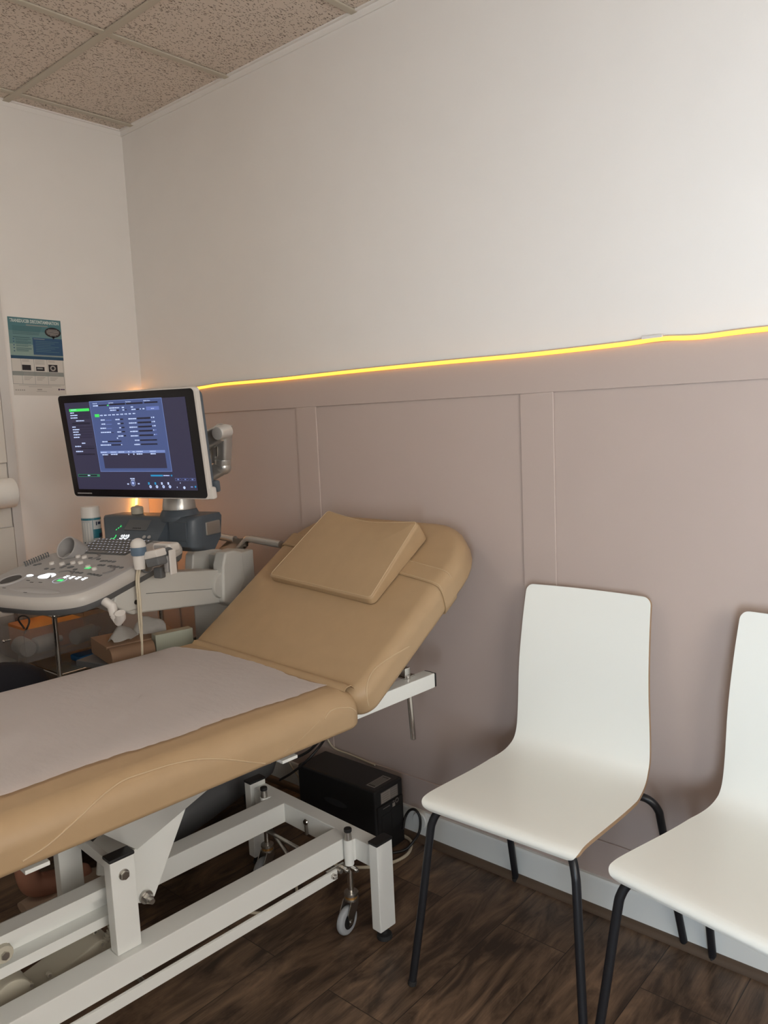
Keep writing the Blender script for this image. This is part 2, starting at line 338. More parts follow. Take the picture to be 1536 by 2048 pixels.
# suspended ceiling
T0, DA = 0.0847, -0.4536
struct(BX(-0.1, RX+0.1, RY-0.1, 0.1, H+0.004, H+0.06, TILE), 'ceiling', flat=True)
tb = MB(); y = DA
while y > RY: tb.box(0, RX, y-0.012, y+0.012, H-0.003, H+0.003, TBAR, bev=0.001, seg=1); y -= 0.6
x = T0
while x < RX: tb.box(x-0.012, x+0.012, RY, 0, H-0.0025, H+0.003, TBAR, bev=0.001, seg=1); x += 0.6
tb.box(0, RX, -0.011, 0.004, H-0.001, H+0.004, WALL); tb.box(0, 0.010, RY, -0.011, H-0.001, H+0.004, WALL)
tb.box(0, RX, -0.0015, 0.004, H-0.020, H-0.001, WALL); tb.box(0, 0.0015, RY, -0.002, H-0.018, H-0.001, WALL)
struct(tb, 'trim_3')
clt = thing('added_fill_panel', 'square fill light panel added to the ceiling grid, out of view', 'added fill light', (1.35, -2.05, 2.51))  # unseen panel, added to carry the overhead fill
mb = MB(); mb.box(-.30, .30, -.30, -.285, 0, .012, TRIMW); mb.box(-.30, .30, .285, .30, 0, .012, TRIMW); mb.box(-.30, -.285, -.285, .285, 0, .012, TRIMW); mb.box(.285, .30, -.285, .285, 0, .012, TRIMW); mb.build('frame', clt)
BX(-.285, .285, -.285, .285, .002, .008, mat('fill_diffuser', (.8, .8, .78), .6, em=(1, .93, .84), es=1.2)).build('diffuser', clt)

# ================================================================== LED STRIP
ledt = thing('led_strip_light', 'glowing amber LED rope light along the top edge of the taupe panelling', 'strip light', (0, -0.012, 1.484))
G_LED2 = glow('led_amber_tail', (1.0, 0.37, 0.06), 12.0, (0.8, 0.5, 0.1))
G_LED = glow('led_amber', (1.0, 0.41, 0.045), 2.2, (0.8, 0.5, 0.1))
LEDB = mat('led_backing', (0.55, 0.42, 0.28), 0.5)
lp = []
zs = {0.39: -.004, 0.56: .001, 0.87: -.001, 1.2: 0.001, 1.56: .001, 1.84: -.001, 2.1: .002, 2.2: .006, 2.29: 0.001, 2.43: .004, 2.8: 0.0}
lm = MB(); pth = [V((0.012, -0.0, -0.002)), V((0.2, 0, 0.0))]+[V((k, 0, v)) for k, v in zs.items()]+[V((3.4, 0, 0.002)), V((RX-.02, 0, 0))]
lm.tube(pth, 0.0052, G_LED, n=10, smooth=6)
lm.build('light_rope', ledt)
lb = MB(); lb.tube([p+V((0, 0.0045, 0.0032)) for p in pth], 0.0052, LEDB, n=8, smooth=6); lb.build('backing', ledt)
ld = MB(); dpt = [V((0.012, 0, -0.002)), V((0.012, -0.03, -0.02)), V((0.012, -0.052, -0.1)), V((0.012, -0.045, -0.32)), V((0.012, -0.068, -0.5)), V((0.012, -0.09, -0.62)), V((0.012, -0.20, -0.72)), V((0.012, -0.45, -0.76)), V((0.012, -0.60, -0.74))]
ld.tube(dpt, 0.0052, G_LED2, n=10, smooth=6); ld.build('light_rope_tail', ledt)
MB().box(2.155, 2.205, -0.004, 0.008, 0.008, 0.017, TRIMW, bev=0.002).build('clip', ledt)

# ================================================================== TREATMENT COUCH
CO = (1.656, -0.475, 0.0); CA = math.radians(-3.5); CFm = Frame(CO, CA)
couch = thing('treatment_couch', 'tan vinyl examination couch with raised backrest on a white steel base', 'examination couch', CO, CA)
YB = -1.33   # foot end of base
b = MB()
b.box(-0.177, -0.117, YB, 0.04, 0.192, 0.25, WHITEM, bev=0.003); b.box(-0.45, -0.39, YB, 0.04, 0.192, 0.25, WHITEM, bev=0.003)
b.box(-0.537, -0.03, 0.012, 0.056, 0.1915, 0.2505, WHITEM, bev=0.003); b.box(-0.537, -0.03, YB-0.04, YB, 0.1915, 0.2505, WHITEM, bev=0.003)
b.build('base_frame', couch)
def leg(x0, x1, y0):
    l = BX(x0, x1, y0, y0+0.056, 0.03, 0.266, WHITEM, bev=0.003).build('leg', couch)
    BX(x0-.001, x1+.001, y0-.001, y0+0.057, 0.2635, 0.271, BLACKP, bev=0.002).build('end_cap', l)
    f = MB(); f.cyl(((x0+x1)/2, y0+.028, 0.0), ((x0+x1)/2, y0+.028, 0.012), 0.021, RUBBER, r1=0.019, bev=0.002); f.cyl(((x0+x1)/2, y0+.028, 0.012), ((x0+x1)/2, y0+.028, 0.03), 0.008, RUBBER)
    f.build('rubber_foot', l)
for xx in ((-0.031, 0.0), (-0.567, -0.536)):
    for yy in (0.0, YB-0.048): leg(xx[0], xx[1], yy)
def caster(x, y, sg):
    s_ = MB(); s_.cyl((x, y, 0.182), (x, y, 0.252), 0.0125, WHITEM, bev=0.001)
    s_.box(x-0.018, x+0.010, y, y+0.02, 0.190, 0.250, WHITEM, bev=0.003)
    sl = s_.build('caster_sleeve', couch)
    c = MB(); c.cyl((x, y, 0.105), (x, y, 0.262), 0.008, CHROME); c.cyl((x, y, 0.251), (x, y, 0.272), 0.0105, STEEL, r1=0.0085); c.cyl((x, y, 0.272), (x, y, 0.282), 0.0105, BLACKP, bev=0.002)
    c.build('caster_stem', sl)
    k = MB(); k.cyl((x, y, 0.098), (x, y, 0.106), 0.019, STEEL, bev=0.001); k.cyl((x, y, 0.091), (x, y, 0.098), 0.0165, BRASS); k.cyl((x, y, 0.084), (x, y, 0.091), 0.019, STEEL, bev=0.001)
    wx, wy = x+0.003, y-0.022
    ax = V((0.975, 0.17, 0)).normalized()
    pr = V((-ax.y, ax.x, 0))
    for sgn in (-1, 1):
        o = V((wx, wy, 0))+ax*0.0135*sgn
        poly = [(-0.007, 0.028), (0.007, 0.028), (0.034, 0.070), (0.036, 0.088), (0.006, 0.088), (-0.011, 0.060)]
        k.prism(poly, o-ax*0.001, pr, (0, 0, 1), 0.002, STEEL)
    k.build('caster_fork', couch)
    wl = MB(); c0 = V((wx, wy, 0.0375))
    prof = [(0.020, -0.009), (0.031, -0.009), (0.0352, -0.007), (0.0372, -0.003), (0.0372, 0.003), (0.0352, 0.007), (0.031, 0.009), (0.020, 0.009)]
    wl.lathe(prof, c0, ax, WHEELG, n=32); wl.cyl(c0-ax*0.0095, c0+ax*0.0095, 0.021, BLACKP, n=24); wl.cyl(c0-ax*0.017, c0+ax*0.017, 0.005, STEEL, n=8)
    wl.build('caster_wheel', couch)
caster(-0.103, -0.003, 1); caster(-0.464, -0.003, 1); caster(-0.103, YB+0.006, 1); caster(-0.464, YB+0.006, 1)
# foot-bar that lowers the castors: flat bars under the rails with bolts and a round cross rod
lk = MB()
for xo in (-0.112, -0.452): lk.box(xo, xo+0.008, YB+0.03, -0.045, 0.160, 0.186, WHITEM, bev=0.001); lk.box(xo-0.004, xo+0.002, -0.075, -0.015, 0.168, 0.190, STEEL, bev=0.001)
lk.cyl((-0.46, -0.035, 0.176), (-0.10, -0.035, 0.176), 0.0055, STEEL); lk.cyl((-0.46, -0.58, 0.170), (-0.108, -0.58, 0.170), 0.0055, STEEL)
lk.build('castor_lift_bar', couch)
for xo, yo in ((-0.105, -0.005), (-0.088, 0.012), (-0.108, -0.045)):
    q = MB(); q.cyl((xo-0.006, yo-0.016, 0.176), (xo+0.012, yo-0.016, 0.176), 0.0075, CHROME, n=6, bev=0.001); q.cyl((xo+0.012, yo-0.016, 0.176), (xo+0.018, yo-0.016, 0.176), 0.004, CHROME, n=10); q.build('bolt', couch)
# gas rod and fork end between the rails
gr = MB(); p0 = CFm.at(556, 1710, 0, -0.34); p1 = CFm.at(610, 1655, 0, -0.26)
gr.cyl((-0.285, 0.005, 0.196), (-0.285, 0.004, 0.226), 0.005, STEEL); gr.lathe([(0.0075, -0.003), (0.009, 0), (0.0075, 0.003)], (-0.285, 0.003, 0.232), (0, 1, 0), CHROME, n=16)
gr.cyl((-0.43, -0.02, 0.18), (-0.28, -0.06, 0.155), 0.006, STEEL)
gr.build('release_rod', couch)
# support posts carrying the lift arms
def post(x0, x1, zt, bolt):
    p = BX(x0, x1, -0.627, -0.572, 0.2505, zt-.006, WHITEM, bev=0.0035).build('support_post', couch)
    BX(x0-.001, x1+.001, -0.628, -0.571, zt-.008, zt, BLACKP, bev=0.003).build('end_cap', p)
    if bolt:
        q = MB(); q.cyl((x1, -0.599, zt-0.041), (x1+0.003, -0.599, zt-0.041), 0.0115, STEEL, bev=0.001); q.cyl((x1+.003, -0.599, zt-0.041), (x1+0.009, -0.599, zt-0.041), 0.0095, STEEL, n=6, bev=0.001); q.build('bolt', p)
post(-0.166, -0.134, 0.462, True); post(-0.433, -0.401, 0.462, False)
# lift channel running from the posts to the foot end, and its pivot
A0 = CFm.at(215.6, 1772, 0, -0.20); A1 = CFm.at(0, 1874, 0, -0.20); A2 = CFm.at(218.6, 1848.5, 0, -0.20); A3 = CFm.at(0, 1956, 0, -0.20)
dr = (A1-A0); dr.x = 0; ext = 1.9
ch = MB()
t0, b0 = V((0, A0.y, A0.z))-dr*0.22, V((0, A2.y, A2.z))-dr*0.22; t1, b1 = V((0, A0.y, A0.z))+dr*ext, V((0, A2.y, A2.z))+dr*ext
def bar(mb, p0, p1, thick, x0, x1, m):
    d = (p1-p0).normalized(); n = V((0, -d.z, d.y)) if d.y > 0 else V((0, d.z, -d.y))
    mb.loops([[V((x0, p.y, p.z)), V((x1, p.y, p.z)), V((x1, p.y, p.z))-n*thick, V((x0, p.y, p.z))-n*thick] for p in (p0, p1)], m)
bar(ch, t0, t1, 0.020, -0.244, -0.200, WHITEM); bar(ch, b0+V((0, 0, 0.022)), b1+V((0, 0, 0.022)), 0.022, -0.244, -0.200, WHITEM)
bar(ch, t0-V((0, 0, 0.01)), t1-V((0, 0, 0.01)), (t0-b0).z-0.015, -0.244, -0.240, WHITEM)
ch.build('lift_arm', couch)
g = MB()
def P(px, py, x=-0.20): return CFm.at(px, py, 0, x)
pl = [P(268, 1700, -.205), P(374, 1609, -.205), P(309, 1792, -.205), P(296, 1806, -.205), P(262, 1806, -.205)]
g.prism([(p.y, p.z) for p in pl], (-0.212, 0, 0), (0, 1, 0), (0, 0, 1), 0.007, WHITEM)
g.prism([(p.y, p.z) for p in pl], (-0.372, 0, 0), (0, 1, 0), (0, 0, 1), 0.007, WHITEM)
yl, yr = pl[0].y-0.06, pl[1].y+0.035
g.loops([[V((-0.212, pl[1].y, pl[1].z)), V((-0.372, pl[1].y, pl[1].z)), V((-0.372, pl[1].y+.004, pl[1].z-.004)), V((-0.212, pl[1].y+.004, pl[1].z-.004))], [V((-0.212, pl[0].y-.02, pl[0].z-.035)), V((-0.372, pl[0].y-.02, pl[0].z-.035)), V((-0.372, pl[0].y-.016, pl[0].z-.039)), V((-0.212, pl[0].y-.016, pl[0].z-.039))]], WHITEM)
# flared wings up to the frame
wa = [P(272, 1696, -.205), P(374, 1609, -.205), P(416, 1574, -.11), P(205, 1665, -.11)]
g.loops([[wa[0], wa[1], wa[2], wa[3]], [p+V((0, 0.002, -0.005)) for p in wa]], WHITEM)
g.build('lift_bracket', couch)
pv = MB(); pb = P(297, 1797, -0.19); pb.x = 0
pv.cyl(pb+V((-0.25, 0, 0)), pb+V((-0.185, 0, 0)), 0.006, STEEL); pv.cyl(pb+V((-0.203, 0, 0)), pb+V((-0.196, 0, 0)), 0.015, STEEL, bev=0.001); pv.cyl(pb+V((-0.196, 0, 0)), pb+V((-0.182, 0, 0)), 0.0105, STEEL, n=6, bev=0.001); pv.cyl(pb+V((-0.182, 0, 0)), pb+V((-0.172, 0, 0)), 0.006, STEEL)
pv.build('pivot_bolt', couch)
# cross brace behind the post
cbm = MB(); ca, cb_ = P(165, 1690, -.30), P(214, 1722, -.2)
cbm.box(-0.41, -0.16, -0.60, -0.585, 0.40, 0.425, WHITEM, bev=0.002); cbm.build('cross_brace', couch)
# actuator (cream motor with gear housing and ribbed cable sleeve)
ac = MB(); q0, q1 = P(20, 2040, -0.29), P(212, 1872, -0.29); q0.x = q1.x = -0.29
d = (q1-q0).normalized(); nn = V((0, -d.z, d.y))
if nn.z < 0: nn = -nn
wv = (P(150, 1985, -.29)-P(95, 1905, -.29)); hw = 0.052
ac.prism([(0, -hw), (0.02, -hw-.006), ((q1-q0).length-.02, -hw), ((q1-q0).length, -hw*.55), ((q1-q0).length, hw*.35), ((q1-q0).length-.02, hw*.7), (0.05, hw), (0, hw)], q0+V((-0.03, 0, 0)), d, nn, 0.075, CREAM, bev=0.006)
m0 = q0+d*0.01
ac.cyl(m0-V((0.0, 0, 0))-nn*0.02-d*0.14, m0-nn*0.02+d*0.015, 0.043, CREAM, bev=0.006, n=32)
for px, py in ((190, 1864), (204.5, 1888), (99, 1950), (62, 1970)):
    c = P(px, py, -0.243); ac.cyl(c-V((.008, 0, 0)), c+V((.002, 0, 0)), 0.0052, CREAM, n=14, bev=0.001); ac.cyl(c, c+V((.003, 0, 0)), 0.0032, STEEL, n=10)
lq = [P(a_, c_, -0.2435) for a_, c_ in ((80, 1934), (109, 1916), (104, 1922), (84, 1940))]
rbp = [P(a_, c_, -.252) for a_, c_ in ((222, 1838), (223, 1856), (214, 1876), (207, 1892), (194, 1914), (180, 1930), (160, 1944))]
ac.tube(rbp, .006, CREAM, n=10, smooth=4)
for k in range(len(rbp)-1):
    for u in (0, .33, .66):
        a_ = rbp[k].lerp(rbp[k+1], u); d_ = (rbp[k+1]-rbp[k]).normalized()*.0016; ac.cyl(a_-d_, a_+d_, .0082, CREAM, n=12)
ac.cyl(P(20, 1990, -.26)-V((.05, 0, 0)), P(20, 1990, -.26)+V((.02, 0, 0)), .040, CREAM, n=36, bev=.006)
ac.build('lift_actuator', couch)
kb = MB(); kc0 = P(5, 1905, -.2); kb.cyl(kc0+V((-0.03, 0, 0)), kc0+V((0.012, 0, 0)), 0.018, CREAM, n=24, bev=0.004); kb.cyl(kc0+V((0.012, 0, 0)), kc0+V((0.018, 0, 0)), 0.008, STEEL, n=6); kb.build('arm_pivot', couch)
# upper frame
YF = -1.36
uf = MB()
uf.box(-0.044, -0.004, YF, 0.250, 0.611, 0.651, WHITEM, bev=0.003); uf.box(-0.566, -0.526, YF, 0.250, 0.611, 0.651, WHITEM, bev=0.003)
for yy in (-0.12, -0.62, YF+.02): uf.box(-0.526, -0.044, yy, yy+0.04, 0.612, 0.650, WHITEM, bev=0.003)
for yy in (-0.30, -0.845): uf.box(-0.05, 0.036, yy-0.002, yy+0.04, 0.603, 0.6105, WHITEM, bev=0.001)
uf.build('upper_frame', couch)
for xo in (-0.044, -0.566): BX(xo, xo+0.040, 0.250, 0.256, 0.612, 0.650, BLACKP, bev=0.002).build('end_cap', couch)
rb = MB(); r0, r1 = CFm.at(817, 1396, 0, -0.03), CFm.at(827, 1478, 0, -0.03)
rb.cyl(r0+V((0, 0, 0.06)), r1, 0.0072, CHROME, bev=0.001)
rb.box(-0.085, -0.03, r0.y-0.012, r0.y+0.03, 0.652, 0.656, CHROME, bev=0.001); rb.box(-0.10, -0.03, r0.y-.01, r0.y+.012, 0.656, 0.68, CHROME, bev=0.002)
rb.prism([(0, 0), (0.05, 0.0), (0.05, 0.02)], (-0.09, r0.y-0.02, 0.672), (0, 1, 0), (0, 0, 1), 0.03, CHROME)
rb.build('backrest_catch', couch)
# cushions
def cushion(x0, x1, s0, s1, T, radii, rt=0.045, rb_=0.02, crown=0.006, M=None, m=VINYL, ne=10):
    mb = MB(); rings = []
    prof = []
    for k in range(5): a = k/4*PI/2; prof.append((rb_*(1-math.sin(a)), rb_*(1-math.cos(a))))
    for k in range(9): a = k/8*PI/2; prof.append((rt*(1-math.cos(a)), T-rt+rt*math.sin(a)))
    hw_ = min(x1-x0, s1-s0)/2
    for k in range(1, 9): dd = rt+(hw_-rt-0.012)*k/8; prof.append((dd, T+crown*math.sin(k/8*PI/2)))
    for dd, h in prof: rings.append([(p[0], p[1], h) for p in rrect(x0, x1, s0, s1, radii, d=dd, ne=ne)])
    mb.loops(rings, m, M=M); return mb
SZ = 0.628
seat = cushion(-0.645, 0.066, YF-.02, -0.078, 0.090, (0.10, 0.10, 0.045, 0.045), rt=0.050, rb_=0.012, ne=24, M=Matrix.Translation((0, 0, SZ)))
seat_o = seat.build('seat_cushion', couch, angle=60)
th = math.radians(34.2)
BM = Matrix.Translation((0, -0.080, 0.725)) @ Matrix.Rotation(th, 4, 'X')       # local: x, s up the slope, n off the top face
TB = 0.080
back = cushion(-0.648, 0.073, -0.045, 0.57, TB, (0.05, 0.05, 0.17, 0.17), rt=0.034, rb_=0.020, crown=0.005, ne=12, M=BM @ Matrix.Translation((0, 0, -TB)))
back_o = back.build('backrest', couch, angle=60)
def bvh(o):
    me = o.data; return BVHTree.FromPolygons([v.co.copy() for v in me.vertices], [tuple(p.vertices) for p in me.polygons])
seat_b, back_b = bvh(seat_o), bvh(back_o)
def seam(pts, tree, parent, x=0.06, r=0.0017):
    """stitch line: measured on the plane of the cushion side, then laid onto the nearest cushion surface"""
    o = CFm.i @ CAM; P_ = []
    for px, py in pts:
        dd = (CFm.m.to_3x3().inverted() @ pray(px, py)).normalized(); h = tree.ray_cast(o, dd)
        if h[0] is not None: P_.append(h[0]+h[1]*0.0003)
    if len(P_) > 2: MB().tube(P_, r, VSEAM, n=6, smooth=5).build('seam', parent)
seam([(12, 1752), (45, 1722), (95, 1690), (150, 1642), (200, 1595), (245, 1562), (300, 1542), (350, 1527), (400, 1518.5), (450, 1518.5), (500, 1524), (530, 1527)], seat_b, seat_o)
seam([(649, 1438), (658, 1424), (672, 1417), (690, 1415), (703, 1417), (712, 1423)], seat_b, seat_o)
seam([(540, 1527), (575, 1500), (610, 1470), (640, 1440)], seat_b, seat_o, r=0.0006)
seam([(737, 1412), (733, 1385), (736, 1362), (748, 1340), (772, 1320), (800, 1303), (818, 1292)], back_b, back_o)
# folded vinyl flap between seat and backrest
fl = MB(); fp = [(-0.122, 0.716), (-0.114, 0.7235), (-0.100, 0.7240), (-0.088, 0.712), (-0.078, 0.692), (-0.062, 0.694), (-0.050, 0.708)]
fp = [V((0, a, b_)) for a, b_ in fp]
fl.loops([[V((x_, p.y, p.z+dz)) for p, dz in [(p, 0.0022) for p in fp]+[(p, 0) for p in reversed(fp)]] for x_ in (-0.60, -0.3, 0.0, 0.040, 0.046)], VINYL)
fl.build('hinge_flap', couch, angle=70)

# headrest pillow strapped to the backrest
pil = thing('headrest_pillow', 'tan vinyl headrest pillow strapped across the raised backrest of the couch', 'pillow', CFm.w(BM @ V((-0.25, 0.34, 0))), CA)
LI = Matrix.Translation((0, 0, 0)); pm = pil  # local frame of the pillow = couch frame moved to its base
off = -(BM @ V((-0.25, 0.34, 0)))
def to_p(M): return Matrix.Translation(off) @ M
PMx = BM @ Matrix.Translation((-0.283, 0.366, 0.004)) @ Matrix.Rotation(math.radians(-2.5), 4, 'Z')
pw, ph_, pt = 0.212, 0.131, 0.062
def pxs(a, c):
    t_ = (c+ph_)/(2*ph_); return a/pw*(0.2275-0.0335*t_)-0.0145+0.029*t_
pmb = MB(); rings = []
prof = [(0.006, 0), (0.0015, 0.004), (0, 0.009)]
prof += [(0.0, pt-0.012), (0.0018, pt-0.007), (0.005, pt-0.002), (0.010, pt)]+[(0.010+(ph_-0.014-0.010)*k/6, pt+0.006*math.sin(k/6*PI/2)) for k in range(1, 7)]
for dd, h in prof:
    R_ = []
    for (a, c) in rrect(-pw, pw, -ph_, ph_, (0.016,)*4, n=5, d=dd, ne=12):
        wed = 0.36+0.74*(c+ph_)/(2*ph_)                         # wedge: thicker at the head end
        dip = 1-0.16*math.exp(-(a/0.13)**2)*max(0, (c/ph_))**2
        bow = -0.018*(1-(a/pw)**2)*max(0, c/ph_)**3              # the top edge sags in the middle
        R_.append((pxs(a, c), c+bow, h*wed*dip))
    rings.append(R_)
pmb.loops(rings, VINYL, M=to_p(PMx)); pil_o = pmb.build('pillow_cushion', pil, angle=50)
ps = MB()
edge = []
for (a, c) in rrect(-pw, pw, -ph_, ph_, (0.016,)*4, n=5, d=0.006, ne=12):
    wed = 0.36+0.74*(c+ph_)/(2*ph_); dip = 1-0.16*math.exp(-(a/0.13)**2)*max(0, (c/ph_))**2; bow = -0.018*(1-(a/pw)**2)*max(0, c/ph_)**3
    edge.append((pxs(a, c), c+bow, (pt-0.0012)*wed*dip))
ps.tube(edge, 0.0014, VSEAM, n=6, M=to_p(PMx), closed=True); ps.build('piping', pil)
# strap: follows the backrest section
sb = MB(); sect = []
rt_, rbm, xr, xl = 0.034, 0.020, 0.073, -0.648
def sec(x_edge, sgn):
    L_ = []
    for k in range(9): a = PI/2*(1-k/8); L_.append((x_edge-sgn*rt_*(1-math.cos(a)), -rt_+rt_*math.sin(a)))
    L_.append((x_edge, -TB+rbm)); 
    for k in range(1, 5): a = k/4*PI/2; L_.append((x_edge-sgn*rbm*(1-math.cos(a)), -TB+rbm-rbm*math.sin(a)))
    L_.append((x_edge-sgn*0.12, -TB)); return L_
cr_ = [( -0.645+k*0.0, 0) for k in range(0)]
right_side = sec(xr, 1); left_side = sec(xl, -1)
top = [(xl+rt_+(xr-xl-2*rt_)*k/12, 0.0055*math.sin(PI*k/12)**0.5 if 0 < k < 12 else 0.001) for k in range(1, 12)]
full = list(reversed(left_side))+top+right_side
def sx_(x_, h): return -0.10*(x_+0.25)-(0.0 if h > -0.01 else (h+0.01)*-0.35)
def strap_ring(x_, h, o_, xm=-0.2875):
    n_out = o_; xx = x_+(n_out if x_ > xr-rt_*1.01 else -n_out if x_ < xl+rt_*1.01 else 0)*(1 if h < -0.004 else 0.3); hh = h+(n_out if h > -rt_ else (-n_out if h < -TB+rbm*0.6 else 0))
    s_c = 0.388+sx_(x_, h)
    return [(xx, s_c-0.0275, hh), (xx, s_c+0.0275, hh)]
rr_ = [strap_ring(x_, h, 0.0035) for x_, h in full]; ri_ = [strap_ring(x_, h, 0.0008) for x_, h in full]
sb.loops([[a[0], a[1], c[1], c[0]] for a, c in zip(rr_, ri_)], VINYL, M=to_p(BM)); sb.build('strap', pil, angle=60)
for q_ in (0.09, 0.91):
    MB().tube([V(a[0]).lerp(V(a[1]), q_)+V((0, 0, 0.0004)) if True else 0 for a in rr_[6:-8]], 0.0012, VSEAM, n=6, M=to_p(BM)).build('strap_seam', pil)

# paper sheet on the seat
pp = MB(); NX, NY = 46, 90; ringsP = []
random.seed(3)
jag = [random.uniform(-0.0022, 0.0022) for _ in range(NY+1)]; jag2 = [random.uniform(-0.002, 0.002) for _ in range(NX+1)]
from mathutils import noise as mnoise
pv_ = []
for j in range(NY+1):
    v_ = j/NY; row = []
    for i in range(NX+1):
        u = i/NX
        xn = -0.008-0.050*v_**1.0*0.9+0.004*math.sin(v_*31)+jag[j]*1.2
        xn = -0.010-0.036*min(1, max(0, (v_*1.2-0.1)))+0.003*math.sin(v_*23)+jag[j]
        xf = -0.615
        ytop = -0.128-0.006*math.sin(u*9)-(0.05*max(0, 0.25-u)/0.25 if u < 0.25 else 0)
        ytop += 0.006*(1-math.cos(max(0, u-0.9)*10*PI/2)) if u > 0.9 else 0
        x_ = xf+(xn-xf)*u; yy = ytop+(-1.33-ytop)*v_+(jag2[i] if j == 0 else 0)
        h = seat_b.ray_cast(V((x_, yy, 1.0)), V((0, 0, -1)))
        z_ = h[0].z if h[0] is not None else 0.70
        wv_ = mnoise.noise(V((x_*7, yy*3.2, 0)))*0.0035+mnoise.noise(V((x_*16+yy*5, yy*9, 3)))*0.0016
        row.append(V((x_, yy, z_+0.0042+max(-0.0015, wv_))))
    pv_.append(row)
PO = V((-0.3, -0.7, 0.70)); t = bmesh.new(); VV = [[t.verts.new(p-PO) for p in r] for r in pv_]
for j in range(NY):
    for i in range(NX): t.faces.new((VV[j][i], VV[j+1][i], VV[j+1][i+1], VV[j][i+1]))
bmesh.ops.solidify(t, geom=list(t.faces), thickness=0.0006)
bmesh.ops.recalc_face_normals(t, faces=t.faces)
pp._merge(t, PAPER); po = pp.build('paper_sheet', angle=80); po.location = CFm.w(PO); po.rotation_euler = (0, 0, CA)
tag(po, 'pale pinkish white paper sheet spread over the seat of the tan couch', 'paper sheet')

